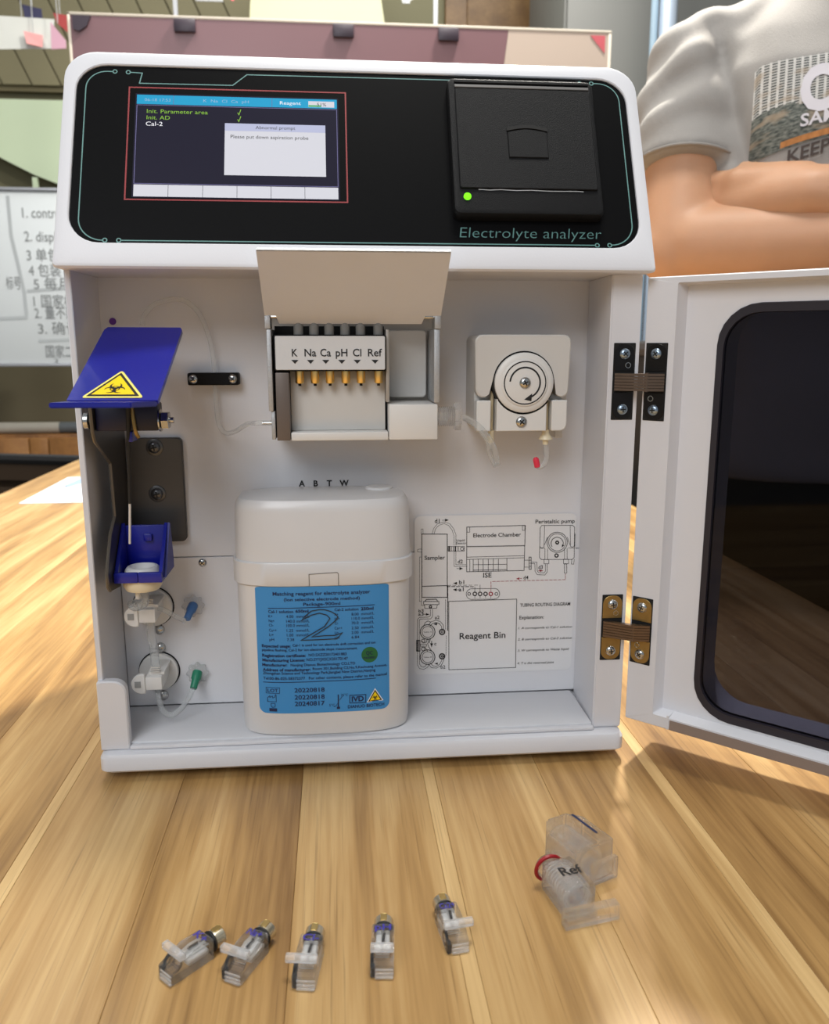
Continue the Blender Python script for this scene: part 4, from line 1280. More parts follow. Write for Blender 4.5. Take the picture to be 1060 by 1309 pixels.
# ---- electrode chamber with raised cover
ch = link('electrode_chamber', None, an); ch.empty_display_size = 0.01; ch.location = (-0.005, 0.03, 0.203)
FY = 0.012
bm = new(); box(bm, -0.0545, 0.0435, 0.0470, 0.0615, 0.2036, 0.2730, 0.0008); obj('mount_plate', bm, taupe, ch)
bm = new(); box(bm, -0.0546, -0.0520, FY, 0.0468, 0.2200, 0.2660, 0.0004); obj('side_wall', bm, silver, ch)
bm = new(); box(bm, -0.0534, -0.0512, FY + 0.001, 0.0468, 0.2037, 0.2199, 0.0004); obj('side_wall', bm, silver, ch)
bm = new(); box(bm, 0.0403, 0.0436, FY, 0.0468, 0.2244, 0.2660, 0.0004); obj('side_wall', bm, silver, ch)
bm = new(); box(bm, -0.0553, -0.0522, FY - 0.001, 0.0250, 0.2662, 0.2752, 0.0004); obj('hinge_ear', bm, silver, ch)
bm = new(); box(bm, 0.0405, 0.0441, FY - 0.001, 0.0250, 0.2662, 0.2752, 0.0004); obj('hinge_ear', bm, silver, ch)
bm = new(); box(bm, -0.0505, -0.0428, FY + 0.001, 0.0468, 0.2030, 0.2418, 0.0005); obj('dark_side_plate', bm, brownm, ch)
bm = new(); box(bm, -0.0427, 0.0127, 0.0240, 0.0468, 0.2077, 0.2424, 0.0006); obj('inner_block', bm, abs_grey, ch)
bm = new(); box(bm, -0.0426, 0.0138, FY + 0.002, 0.0468, 0.2026, 0.2076, 0.0008); obj('bottom_ledge', bm, abs_w, ch)
bm = new(); box(bm, 0.0142, 0.0425, FY - 0.001, 0.0468, 0.2030, 0.2236, 0.0007); obj('outlet_block', bm, abs_w, ch)
bm = new(); prism(bm, rr(0.0150, 0.0392, 0.2256, 0.2660, 0.0025, 4), lambda u, v, d: (u, 0.0468 - d, v), 0, 0.0040, 0.0006); obj('recess_panel', bm, abs_grey, ch)
bm = new(); box(bm, 0.0128, 0.0148, 0.0160, 0.0468, 0.2245, 0.2660, 0.0004); obj('divider_wall', bm, taupe, ch)
bm = new(); box(bm, -0.0508, 0.0126, FY + 0.0012, 0.0300, 0.2425, 0.2629, 0.0005); obj('label_backing', bm, blackp2, ch)
LM = lambda u, v, d: (u, FY - d, v)
bm = new(); prism(bm, rr(-0.0500, 0.0121, 0.2433, 0.2622, 0.0008, 3), LM, -0.001, 0.0, 0.0002); lp_ = obj('label_plate', bm, pm('satin_label_plate', (218, 218, 218), 0.35, 0.2, var=0.03, scale=30), ch)
bm = new()
LX = [373.5, 393, 412, 432, 451.5, 474]
PX = [-0.0391 + (x - 373.5) * 0.000452 for x in LX]
for s, x in zip(('K', 'Na', 'Ca', 'pH', 'Cl', 'Ref'), PX):
    w = {'K': 0.0032, 'Na': 0.0066, 'Ca': 0.0060, 'pH': 0.0066, 'Cl': 0.0048, 'Ref': 0.0080}[s]
    txt(bm, s, LM, x, 0.2509, 0.0041, w, 0.0002, bold=0.012, align='c')
    fill(bm, [(x - 0.0020, 0.2489), (x, 0.2467), (x + 0.0020, 0.2489)], LM, 0.0002)
obj('printed_symbols', bm, ink, lp_, recalc=False)
for x in PX:
    bm = new(); lathe(bm, [(0.0025, 0), (0.0025, 0.0065), (0.0022, 0.0070)], (x + 0.0022, 0.0175, 0.2425), (0, 0, -1), 18); o = obj('contact_pin', bm, gold, ch)
    bm = new(); cyl(bm, (x + 0.0022, 0.0175, 0.2360), (x + 0.0022, 0.0175, 0.2340), 0.0009, seg=10); obj('pin_core', bm, darkgap, o)
    bm = new(); lathe(bm, [(0.0028, 0), (0.0028, 0.0050), (0.0022, 0.0058), (0.0022, 0.0075)], (x + 0.0022, 0.0180, 0.2630), (0, 0, 1), 18); obj('electrode_socket', bm, pm('smoky_socket', (120, 120, 118), 0.35), ch)
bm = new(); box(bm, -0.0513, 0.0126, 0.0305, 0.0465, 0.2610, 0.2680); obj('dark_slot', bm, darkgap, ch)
# cover plate, tilted towards the viewer
cu = [(-0.0475, 0.0), (0.0335, 0.0), (0.0350, 0.0070), (0.0440, 0.0072), (0.0444, 0.0560), (-0.0552, 0.0560), (-0.0552, 0.0072), (-0.0490, 0.0070)]
CO = Vector((0, 0.0165, 0.2690)); CV = Vector((0, -0.0430, 0.0340)).normalized(); CN = Vector((0, -CV.z, CV.y))
CM = lambda u, v, d: tuple(CO + Vector((u, 0, 0)) + CV * v + CN * d)
bm = new(); prism(bm, cu, CM, -0.0016, 0.0); 
obj('cover', bm, [pm('satin_aluminium_cover', (222, 223, 228), 0.5, 0.05, var=0.03, scale=50)], ch)
bm = new(); box(bm, -0.0551, 0.0443, 0.0561, 0.0570, -0.0016, 0.0, 0, 1, CM); obj('cover_edge', bm, silver, ch)
bm = new(); cyl(bm, (-0.0552, 0.0165, 0.2728), (0.0440, 0.0165, 0.2728), 0.0009, seg=8); obj('cover_pivot', bm, steel, ch)
# outlet fitting and tube
fit = link('outlet_fitting', None, ch)
bm = new(); lathe(bm, [(0.0052 + (0.0007 if i % 2 else 0), 0.0002 + i * 0.00062) for i in range(18)], (0.0425, 0.0200, 0.2157), (1, 0, 0), 20); obj('thread', bm, frosted, fit)
bm = new()
pts = []
for i in range(16):
    a = 2 * math.pi * i / 16; pts.append((0.0086 if i % 2 else 0.0074, a))
loft(bm, [[(x, 0.0200 + r * math.cos(a), 0.2157 + r * math.sin(a)) for r, a in pts] for x in (0.0535, 0.0570)], True, True); obj('knurled_nut', bm, frosted, fit)
bm = new(); tube(bm, [(0.0571, 0.0200, 0.2157), (0.0625, 0.0190, 0.2135), (0.0700, 0.0180, 0.2075), (0.0770, 0.0190, 0.1975), (0.0805, 0.0230, 0.1860)], 0.0019, 12); obj('outlet_tube', bm, tubing, fit)
bm = new(); tube(bm, [(0.0690, 0.0172, 0.2070), (0.0735, 0.0172, 0.1995), (0.0745, 0.0195, 0.1935), (0.0790, 0.0225, 0.1850)], 0.0012, 10); obj('tube_tail', bm, tubing, fit)

# ---- peristaltic pump
pu = link('peristaltic_pump', None, an); pu.empty_display_size = 0.01; pu.location = (0.0946, 0.05, 0.206)
PM_ = lambda u, v, d: (u, DEP - d, v)
hx, hz, hr = 0.0948, 0.2353, 0.0176
bm = new(); prism(bm, rr(0.0668, 0.1238, 0.2064, 0.2632, 0.004, 5), PM_, 0.0002, 0.0330, 0.0008); obj('pump_housing', bm, abs_grey, pu)
bm = new(); box(bm, 0.1175, 0.1222, 0.0300, 0.0610, 0.2010, 0.2062, 0.0005); obj('mount_tab', bm, abs_grey, pu)
# front cover with the bow over the rotor
cov = []
cov += [(0.0655, 0.2590)] + [(0.0700 - 0.0045 * math.cos(math.radians(a)), 0.2590 + 0.0042 * math.sin(math.radians(a))) for a in (30, 60, 90)]
cov += [(0.1185 + 0.0045 * math.sin(math.radians(a)), 0.2590 + 0.0042 * math.cos(math.radians(a))) for a in (0, 30, 60, 90)]
cov += [(0.1222, 0.2310)] + [(0.1182 + 0.0040 * math.cos(math.radians(a)), 0.2307 + 0.0042 * math.sin(math.radians(a))) for a in (-20, -50, -80, -110, -140)]
cov += arc(hx, hz, hr + 0.0013, 8, 172, 24)
cov += [(0.0706 + 0.0040 * math.cos(math.radians(a)), 0.2307 + 0.0042 * math.sin(math.radians(a))) for a in (-40, -70, -100, -130, -160)] + [(0.0662, 0.2310)]
bm = new(); prism(bm, cov, PM_, 0.0332, 0.0420, 0.0007); obj('pump_cover', bm, abs_grey, pu)
for poly, nm in ((rr(0.0667, 0.0752, 0.2066, 0.2249, 0.0008, 3), 'lower_block'), (rr(0.1122, 0.1215, 0.2066, 0.2249, (0.0008, 0.004, 0.0008, 0.0008), 4), 'lower_block')):
    bm = new(); prism(bm, poly, PM_, 0.0332, 0.0432, 0.0005); obj(nm, bm, abs_w, pu)
bm = new(); prism(bm, [(0.0788, 0.2066), (0.1090, 0.2066), (0.1090, 0.2258)] + arc(hx, hz, hr + 0.0013, -33, -147, 14) + [(0.0788, 0.2258)], PM_, 0.0332, 0.0432, 0.0004); obj('lower_block', bm, abs_w, pu)
bm = new(); cyl(bm, (hx, DEP - 0.0331, hz), (hx, DEP - 0.0412, hz), hr + 0.0012, seg=40); obj('rotor_gap', bm, darkgap, pu)
bm = new(); lathe(bm, [(hr, 0.0331), (hr, 0.0440), (hr - 0.0012, 0.0450), (hr - 0.0034, 0.0452), (hr - 0.0040, 0.0459), (hr - 0.0046, 0.0461)], (hx, DEP, hz), (0, -1, 0), 44); rot = obj('rotor', bm, abs_w, pu)
RM = lambda u, v, d: (u, DEP - 0.0461 - d, v)
bm = new(); stroke(bm, arc(hx, hz, 0.0124, 0, 360, 40), 0.0007, RM, 0.0001); stroke(bm, arc(hx, hz, 0.0090, 172, -62, 30), 0.0010, RM, 0.0001)
ax, az = hx + 0.0090 * math.cos(math.radians(-62)), hz + 0.0090 * math.sin(math.radians(-62))
fill(bm, [(ax - 0.0046, az - 0.0018), (ax + 0.0002, az + 0.0018), (ax - 0.0002, az - 0.0028)], RM, 0.00012)
obj('arrow_print', bm, ink, rot, recalc=False)
screw((hx, DEP - 0.0459, hz), (0, -1, 0), 0.0034, rot, 0.5)
screw((0.0938, DEP - 0.0430, 0.2121), (0, -1, 0), 0.0034, pu, 0.9)
for x in (0.0768, 0.1107):
    bm = new(); tube(bm, [(x, 0.0262, 0.2068), (x, 0.0262, 0.2240), (x + (0.0012 if x < 0.09 else -0.0012), 0.0262, 0.2310)], 0.0012, 10, 3); obj('pump_tube', bm, beige_t, pu)
bm = new(); lathe(bm, [(0.0019, 0), (0.0021, 0.0060), (0.0016, 0.0075)], (0.0768, 0.0262, 0.2066), (0, 0, -1), 16); obj('tube_fitting', bm, ivory, pu)
bm = new(); lathe(bm, [(0.0020, 0), (0.0022, 0.0020), (0.0040, 0.0050), (0.0042, 0.0058), (0.0018, 0.0064), (0.0017, 0.0090)], (0.1107, 0.0262, 0.2066), (0, 0, -1), 20); obj('tube_fitting', bm, ivory, pu)
bm = new(); tube(bm, [(0.1108, 0.0262, 0.1985), (0.1114, 0.0260, 0.1930), (0.1116, 0.0260, 0.1885), (0.1098, 0.0262, 0.1850), (0.1075, 0.0265, 0.1838), (0.1058, 0.0268, 0.1844)], 0.0016, 12); obj('outlet_tube', bm, tubing, pu)
bm = new(); lathe(bm, [(0.0012, 0), (0.0019, 0.0004), (0.0019, 0.0052), (0.0010, 0.0064)], (0.1064, 0.0266, 0.1834), (-0.25, 0, 1), 16); obj('end_cap', bm, pinkcap, pu)

# ---- routing diagram and lettering on the back panel
bm = new(); prism(bm, rr(0.0335, 0.1424, 0.0366, 0.1472, 0.004, 4), BK, 0.0006, 0.0008); dg = obj('routing_diagram', bm, film, an)
for key, mt, nm in (('k', ink, 'black_linework'), ('g', grey_ink, 'grey_linework'), ('r', red_line, 'red_linework')):
    bm = new()
    for w, c, pts in DG_LINES:
        if c == key: stroke(bm, pts, w * 1.05, BKM, 0.0009)
    for c, pts in DG_ARROWS:
        if c == key: fill(bm, pts, BKM, 0.0009)
    obj(nm, bm, mt, dg, recalc=False)
for s, u, v, w, h in DG_TEXT:
        bm = new(); txt(bm, s, BKM, u, v, h, w, 0.0010, bold=0.012 if h > 1.9 else 0.004, shear=0.2 if s[0] in '1234' else 0)
        obj('diagram_label', bm, ink, dg, recalc=False)
bm = new()
for s, x in zip('ABTW', (-0.0392, -0.0303, -0.0216, -0.0121)): txt(bm, s, BK, x, 0.1680, 0.0036, None, 0.0002, bold=0.03, align='c')
obj('port_letters', bm, ink, bp_up, recalc=False)
bm = new(); lathe(bm, [(0.0021, 0), (0.0021, 0.0003)], BK(-0.1506, 0.2713, 0.0001), (0, -1, 0), 16); obj('dot_sticker', bm, purple, bp_up)

# ---- sampler
sa = link('sampler', None, an); sa.empty_display_size = 0.01; sa.location = (-0.135, 0.05, 0.115)
prof = [(-0.0075, 0.2250), (-0.0060, 0.2110), (-0.0030, 0.2055), (0.0243, 0.1898), (0.0261, 0.1577), (0.0140, 0.1495), (0.0035, 0.1340), (0.0009, 0.1287), (0.0015, 0.1215), (0.0050, 0.1180), (0.0235, 0.1152), (0.0580, 0.1300), (0.0580, 0.2250)]
XM = lambda x0: (lambda u, v, d: (x0 + d, u, v))
bm = new(); prism(bm, prof, XM(-0.1490), 0, 0.0018); obj('side_bracket', bm, steel_d, sa)
bm = new(); tube(bm, [(-0.1481, a - 0.0003, b) for a, b in prof[:10]], 0.0010, 6, 1); obj('bracket_edge', bm, pm('worn_bracket_edge', (104, 98, 90), 0.4, 0.5), sa)
bm = new(); prism(bm, rr(-0.1465, -0.1128, 0.1342, 0.2005, (0.003, 0.003, 0.003, 0.0005), 4), PM_, 0.0002, 0.0042, 0.0005); bpl = obj('back_bracket', bm, steel_d, sa)
for z in (0.1947, 0.1654):
    bm = new(); lathe(bm, [(0.0052, 0), (0.0052, 0.0006), (0.0044, 0.0009)], (-0.1295, DEP - 0.0043, z), (0, -1, 0), 24); obj('washer', bm, pm('grey_washer', (92, 92, 92), 0.35, 0.7), bpl)
    screw((-0.1295, DEP - 0.0051, z), (0, -1, 0), 0.0037, bpl, 0.2, SCREW_D)
# flap
FL = [Vector((-0.1467, 0.0300, 0.2673)), Vector((-0.1012, 0.0170, 0.2668)), Vector((-0.1010, -0.0620, 0.2313)), Vector((-0.1470, -0.0495, 0.2307))]


def flapm(u, v, d):
    a = FL[3].lerp(FL[2], u); b = FL[0].lerp(FL[1], u)
    n = (FL[2] - FL[3]).cross(FL[0] - FL[3]).normalized()
    return tuple(a.lerp(b, v) + n * d)


bm = new(); prism(bm, [(0, 0), (1, 0), (1, 0.96), (0.97, 1), (0.03, 1), (0, 0.96)], flapm, -0.0020, 0); flap = obj('sampler_flap', bm, blue_pl, sa)
bm = new(); vs = [(-0.1472, -0.0498, 0.2303), (-0.1010, -0.0622, 0.2309), (-0.1085, -0.0830, 0.2318), (-0.1475, -0.0740, 0.2312)]
loft(bm, [[(x, y, z - 0.0026) for x, y, z in vs], vs], True, True); bmesh.ops.bevel(bm, geom=bm.edges[:], offset=0.0005, segments=2, affect='EDGES'); obj('flap_lip', bm, blue_pl, flap)
tri = [(0.15, 0.025), (0.84, 0.025), (0.475, 0.365)]


def rtri(k, r=0.04, n=5):
    cx = sum(p[0] for p in tri) / 3; cy = sum(p[1] for p in tri) / 3
    P = [Vector((cx + (x - cx) * k, cy + (y - cy) * k)) for x, y in tri]
    out = []
    for i in range(3):
        a, b, c = P[i - 1], P[i], P[(i + 1) % 3]
        p = b + (a - b).normalized() * r; q_ = b + (c - b).normalized() * r
        for j in range(n + 1):
            t = j / n; out.append(tuple(p.lerp(b, t).lerp(b.lerp(q_, t), t)))
    return out


bm = new(); prism(bm, rtri(1.0), flapm, 0.0001, 0.0003); stk = obj('biohazard_sticker', bm, paleyel, flap, label='yellow triangular biohazard warning sticker')
bm = new(); fill(bm, rtri(0.86, 0.012), flapm, 0.0004); obj('sticker_black_band', bm, ink, stk, recalc=False)
bm = new(); fill(bm, rtri(0.70, 0.006), flapm, 0.0005); obj('sticker_field', bm, yellow, stk, recalc=False)


def biohazard(bm, mapf, cx, cy, s, d, sx=1.0, shx=0.0):
    """three open crescents round a ring"""
    T = lambda x, y: (cx + (x + shx * y) * s * sx, cy + y * s)
    def band(pts, ws):
        for (p, w0), (q_, w1) in zip(zip(pts[:-1], ws[:-1]), zip(pts[1:], ws[1:])):
            dx, dy = q_[0] - p[0], q_[1] - p[1]; L = math.hypot(dx, dy) or 1; nx, ny = -dy / L, dx / L
            bm.faces.new([bm.verts.new(mapf(*T(*c), d)) for c in ((p[0] + nx * w0, p[1] + ny * w0), (p[0] - nx * w0, p[1] - ny * w0), (q_[0] - nx * w1, q_[1] - ny * w1), (q_[0] + nx * w1, q_[1] + ny * w1))])
    for k in range(3):
        a = math.radians(90 + 120 * k)
        ox, oy = 0.50 * math.cos(a), 0.50 * math.sin(a)
        n = 22
        pts, ws = [], []
        for i in range(n + 1):
            b = a + math.radians(35 + 290 * i / n)
            pts.append((ox + 0.46 * math.cos(b), oy + 0.46 * math.sin(b)))
            ws.append(0.015 + 0.12 * math.sin(math.pi * i / n))
        band(pts, ws)
    ring = [(0.40 * math.cos(math.radians(t)), 0.40 * math.sin(math.radians(t))) for t in range(0, 361, 15)]
    band(ring, [0.045] * len(ring))


bm = new(); biohazard(bm, flapm, 0.488, 0.128, 0.070, 0.0006, 1.85, 0.0); obj('biohazard_symbol', bm, ink, stk, recalc=False)
# pivot
PY, PZ = 0.0, 0.2165
bm = new(); box(bm, -0.1470, -0.1135, -0.0040, 0.0090, 0.2110, 0.2262, 0.0010); obj('pivot_block', bm, pm('navy_pivot_plastic', (10, 11, 42), 0.4), sa)
bm = new(); box(bm, -0.1305, -0.1275, -0.0050, 0.0080, 0.2050, 0.2108, 0.0006); obj('probe_holder', bm, blue_pl, sa)
bm = new(); cyl(bm, (-0.1538, PY, PZ), (-0.1058, PY, PZ), 0.0017, seg=14); bolt = obj('pivot_bolt', bm, steel, sa)
bm = new(); lathe(bm, [(0.0040, 0), (0.0046, 0.0004), (0.0046, 0.0026), (0.0040, 0.0030)], (-0.1538, PY, PZ), (1, 0, 0), 20); obj('bolt_head', bm, steel, bolt)
bm = new(); lathe(bm, [(0.0062, 0), (0.0062, 0.0008)], (-0.1134, PY, PZ), (1, 0, 0), 24); obj('washer', bm, steel, bolt)
bm = new(); lathe(bm, [(0.0044, 0), (0.0050, 0.0004), (0.0050, 0.0040), (0.0044, 0.0044)], (-0.1124, PY, PZ), (1, 0, 0), 6); obj('lock_nut', bm, steel, bolt)
bm = new(); tube(bm, [(-0.1270, -0.0045, 0.2240 - 0.0015 * 0), (-0.1262, -0.0052, 0.2165), (-0.1255, -0.0050, 0.2105), (-0.1248, -0.0030, 0.2075)], 0.0011, 8); obj('spring_clip', bm, brass, sa)
bm = new(); cyl(bm, (-0.1285, -0.0060, 0.2250), (-0.1325, 0.0000, 0.1700), 0.0013, 0.0009, 12); obj('probe_sleeve', bm, rubber, sa)
bm = new(); cyl(bm, (-0.1325, 0.0000, 0.1700), (-0.1348, 0.0030, 0.1462), 0.0007, seg=10); obj('aspiration_probe', bm, pm('bright_probe_steel', (215, 217, 220), 0.35, 0.3), sa)
# wash cup
cup = link('wash_cup', None, sa)
x0, x1 = -0.1468, -0.1195
bm = new(); box(bm, x0, (x0 + x1) / 2 - 0.0001, 0.0090, 0.0112, 0.1210, 0.1272, 0.0004); obj('front_wall', bm, blue_pl, cup)
bm = new(); box(bm, (x0 + x1) / 2 + 0.0001, x1, 0.0090, 0.0112, 0.1210, 0.1272, 0.0004); obj('front_wall', bm, blue_pl, cup)
bm = new(); box(bm, x0, x1, 0.0350, 0.0375, 0.1210, 0.1500, 0.0004); obj('back_wall', bm, blue_pl, cup)
bm = new(); box(bm, x0, x1, 0.0113, 0.0349, 0.1210, 0.1230); obj('cup_floor', bm, blue_pl, cup)
for xa in (x0, x1 - 0.0020):
    bm = new(); prism(bm, [(0.0113, 0.1231), (0.0113, 0.1270), (0.0348, 0.1515), (0.0348, 0.1231)], XM(xa), 0, 0.0020); obj('side_wall', bm, blue_pl, cup)
bm = new(); prism(bm, [(0.0150, 0.1225), (0.0400, 0.1225), (0.0400, 0.1290), (0.0360, 0.1500), (0.0345, 0.1515)], XM(x1 + 0.0001), 0, 0.0012); obj('side_fin', bm, pm('dusty_blue_plastic', (62, 66, 140), 0.5), cup)
bm = new(); box(bm, -0.1340, -0.1290, 0.0325, 0.0349, 0.1405, 0.1450, 0.0006); obj('probe_guide', bm, blue_pl, cup)
bm = new(); lathe(bm, [(0.0105, 0), (0.0108, 0.0006), (0.0098, 0.0036), (0.0088, 0.0046), (0.0074, 0.0048), (0.0066, 0.0040), (0.0040, 0.0020)], (-0.1332, 0.0225, 0.1232), (0, 0, 1), 32); obj('cup_liner', bm, abs_w, cup)
bm = new(); lathe(bm, [(0.0112, 0), (0.0114, 0.0040), (0.0098, 0.0068), (0.0050, 0.0075)], (-0.1335, 0.0220, 0.1209), (0, 0, -1), 30); obj('drain_flange', bm, ivory, cup)
bm = new(); cyl(bm, (-0.1365, 0.0200, 0.1136), (-0.1365, 0.0200, 0.1085), 0.0015, seg=12); obj('drain_nipple', bm, abs_w, cup)

# ---- pinch valves and tubing, lower left
for i, (cx, cz) in enumerate(((-0.1372, 0.0905), (-0.1358, 0.0462))):
    vv = link('pinch_valve', None, an); vv.location = (cx, 0.06, cz)
    PL = lambda u, v, d: (u, 0.0615 - d, v)
    bm = new(); lathe(bm, [(0.0134, 0.0002), (0.0134, 0.0006)], (cx, 0.0615, cz), (0, -1, 0), 40); obj('mount_gap', bm, darkgap, vv)
    bm = new(); lathe(bm, [(0.0126, 0.0006), (0.0126, 0.0034), (0.0120, 0.0040)], (cx, 0.0615, cz), (0, -1, 0), 40); obj('valve_disc', bm, abs_w, vv)
    bm = new(); box(bm, cx - 0.0030, cx + 0.0072, 0.0330, 0.0574, cz - 0.0020, cz + 0.0068, 0.0008); obj('valve_head', bm, abs_w, vv)
    bm = new(); box(bm, cx - 0.0010, cx + 0.0085, 0.0360, 0.0570, cz + 0.0069, cz + 0.0090, 0.0004); obj('ribbed_clip', bm, abs_w, vv)
    tabp = arc(cx - 0.0050, cz + 0.0024, 0.0066, 75, 285, 14) + [(cx - 0.0030, cz - 0.0020), (cx - 0.0030, cz + 0.0068)]
    bm = new(); prism(bm, tabp, lambda u, v, d: (u, 0.0345 - d, v), 0, 0.0022, 0.0005); t_ = obj('thumb_tab', bm, abs_w, vv)
    bm = new(); box(bm, cx - 0.0092, cx - 0.0055, 0.0318, 0.0322, cz + 0.0006, cz + 0.0045); obj('tab_window', bm, pm('tab_window_grey', (150, 150, 148), 0.5), t_)
    for j in range(3):
        bm = new(); box(bm, cx + 0.0005 , cx + 0.0060, 0.0345, 0.0355, cz + 0.0093 + j * 0.0014, cz + 0.0100 + j * 0.0014); obj('rib', bm, abs_grey, vv)
for z in (0.0748, 0.0623, 0.0288):
    bm = new(); lathe(bm, [(0.0034, 0), (0.0032, 0.0014), (0.0022, 0.0024), (0.0006, 0.0028)], (-0.1342, 0.0613, z), (0, -1, 0), 20); obj('dome_screw', bm, steel, bp_lo)
screw((-0.1044, 0.0614, 0.1190), (0, -1, 0), 0.0026, bp_lo, 0.6)
for nm, (cx, cz), mt, dv_ in (('blue', (-0.1115, 0.0905), bluecap, (-0.25, -1, -0.55)), ('green', (-0.1110, 0.0440), greencap, (-0.15, -1, -0.75))):
    ft = link('tube_port', None, an); ft.location = (cx, 0.06, cz)
    bm = new(); pts = [(0.0066 + 0.0008 * math.cos(8 * a), a) for a in (2 * math.pi * i / 48 for i in range(48))]
    loft(bm, [[(cx + r * k * math.cos(a), 0.0613 - d, cz + r * k * math.sin(a)) for r, a in pts] for k, d in ((1, 0), (1, 0.0030), (0.8, 0.0042), (0.55, 0.0044))], True, True); obj('scalloped_nut', bm, frosted, ft)
    D3 = Vector(dv_).normalized(); o3 = Vector((cx, 0.0570, cz))
    bm = new(); lathe(bm, [(0.0032, -0.002), (0.0032, 0.0030), (0.0024, 0.0044), (0.0023, 0.0100), (0.0019, 0.0106)], o3, D3, 18); obj('plug', bm, mt, ft, label=nm + ' plastic tube plug')
bm = new(); tube(bm, [(-0.1150, 0.0470, 0.0848), (-0.1195, 0.0430, 0.0890), (-0.1260, 0.0400, 0.0945), (-0.1320, 0.0400, 0.0965)], 0.0016, 12); obj('reagent_tube', bm, tubing, an)
bm = new(); tube(bm, [(-0.1335, 0.0215, 0.1138), (-0.1325, 0.0215, 0.1075), (-0.1345, 0.0240, 0.1030), (-0.1400, 0.0260, 0.1010), (-0.1440, 0.0330, 0.1010), (-0.1420, 0.0420, 0.0985), (-0.1365, 0.0440, 0.0950)], 0.0023, 12); obj('reagent_tube', bm, tubing, an)
bm = new(); tube(bm, [(-0.1350, 0.0400, 0.0890), (-0.1348, 0.0400, 0.0800), (-0.1340, 0.0410, 0.0700), (-0.1338, 0.0420, 0.0600), (-0.1335, 0.0420, 0.0540)], 0.0028, 12); obj('reagent_tube', bm, tubing, an)
bm = new(); tube(bm, [(-0.1332, 0.0410, 0.0440), (-0.1322, 0.0380, 0.0370), (-0.1290, 0.0330, 0.0305), (-0.1235, 0.0300, 0.0285), (-0.1180, 0.0330, 0.0310), (-0.1145, 0.0400, 0.0345), (-0.1128, 0.0480, 0.0372)], 0.0018, 12); obj('reagent_tube', bm, tubing, an)

# ---- sample line and clamp, upper left
bm = new(); tube(bm, [(-0.1310, 0.0520, 0.2690), (-0.1300, 0.0540, 0.2745), (-0.1230, 0.0555, 0.2815), (-0.1090, 0.0560, 0.2842), (-0.0990, 0.0560, 0.2775), (-0.0935, 0.0560, 0.2650), (-0.0910, 0.0560, 0.2520), (-0.0905, 0.0560, 0.2400), (-0.0900, 0.0550, 0.2200), (-0.0885, 0.0530, 0.2085), (-0.0845, 0.0500, 0.2040), (-0.0780, 0.0440, 0.2055), (-0.0700, 0.0350, 0.2105), (-0.0635, 0.0270, 0.2120), (-0.0520, 0.0270, 0.2120)], 0.0015, 10); obj('sample_tube', bm, tubing, an)
bm = new(); cyl(bm, (-0.0600, 0.0270, 0.2120), (-0.0515, 0.0270, 0.2120), 0.0009, seg=10); obj('inlet_needle', bm, steel, an)
bm = new(); prism(bm, rr(-0.1065, -0.0757, 0.2330, 0.2405, 0.001, 3), BK, 0.0002, 0.0085, 0.0006); cl = obj('tube_clamp', bm, blackp2, an)
for x in (-0.1030, -0.0792): screw((x, DEP - 0.0085, 0.2368), (0, -1, 0), 0.0027, cl, 0.8)

# ---- hinges on the post and the door
for k, (za, zb, mt, me_) in enumerate(((0.2138, 0.2584, hinge_blk, SCREW_B), (0.0637, 0.1062, brass, SCREW))):
    hg = link('hinge', None, an); hg.location = (0.1605, 0.009, za)
    zc = (za + zb) / 2
    PF = lambda u, v, d: (u, 0.0090 - d, v)
    DF = lambda u, v, d: DM(u, v, -d)
    for mf, a, b in ((PF, 0.1452, 0.1582), (DF, 0.0012, 0.0142)):
        bm = new(); prism(bm, rr(a, b, za, zb, 0.0004, 2), mf, 0.00005, 0.0003); bedp = obj('mortise', bm, darkgap, hg)
        for zz0, zz1, rad in ((za + 0.0006, zc - 0.0062, (0.005, 0.005, 0.0004, 0.0004)), (zc + 0.0062, zb - 0.0006, (0.0004, 0.0004, 0.005, 0.005))):
            bm = new(); prism(bm, rr(a + 0.0005, b - 0.0005, zz0, zz1, rad, 5), mf, 0.0003, 0.0008, 0.0002); obj('leaf_plate', bm, mt, hg)
        for zz in (za + 0.0062, zb - 0.0062):
            nrm = Vector(mf(0, 0, 1)) - Vector(mf(0, 0, 0))
            screw(mf((a + b) / 2, zz, 0.0007), nrm, 0.0031, hg, random.uniform(0, 1.5), me_)
        zz = zc + 0.0095 if mf is PF else zc - 0.0095
        bm = new(); nrm = Vector(mf(0, 0, 1)) - Vector(mf(0, 0, 0)); torus(bm, mf((a + b) / 2 + (0.0022 if mf is PF else -0.002), zz, 0.0009), nrm, 0.0015, 0.0003, 16, 6); obj('rivet', bm, steel, hg)
    elbow = Vector((0.1618, -0.0020, 0))
    pa = Vector(PF(0.1465, 0, 0.0012)); pb = Vector(DM(0.0132, 0, -0.0012))
    for i in range(6):
        z = zc - 0.0050 + i * 0.0017
        bm = new()
        seq = [pa, elbow] if i % 2 else [elbow, pb]
        full = [pa, elbow, pb]
        for A_, B_ in zip(full[:-1], full[1:]):
            n_ = (B_ - A_).normalized().cross(Vector((0, 0, 1)))
            lo = [A_ + n_ * 0.0016, B_ + n_ * 0.0016, B_ - n_ * 0.0016, A_ - n_ * 0.0016]
            loft(bm, [[(p.x, p.y, z) for p in lo], [(p.x, p.y, z + 0.00145) for p in lo]], True, True)
        obj('link_leaf', bm, hinge_arm, hg)
    bm = new(); cyl(bm, (elbow.x, elbow.y, zc - 0.0054), (elbow.x, elbow.y, zc + 0.0054), 0.0014, seg=12); obj('link_pin', bm, hinge_arm, hg)

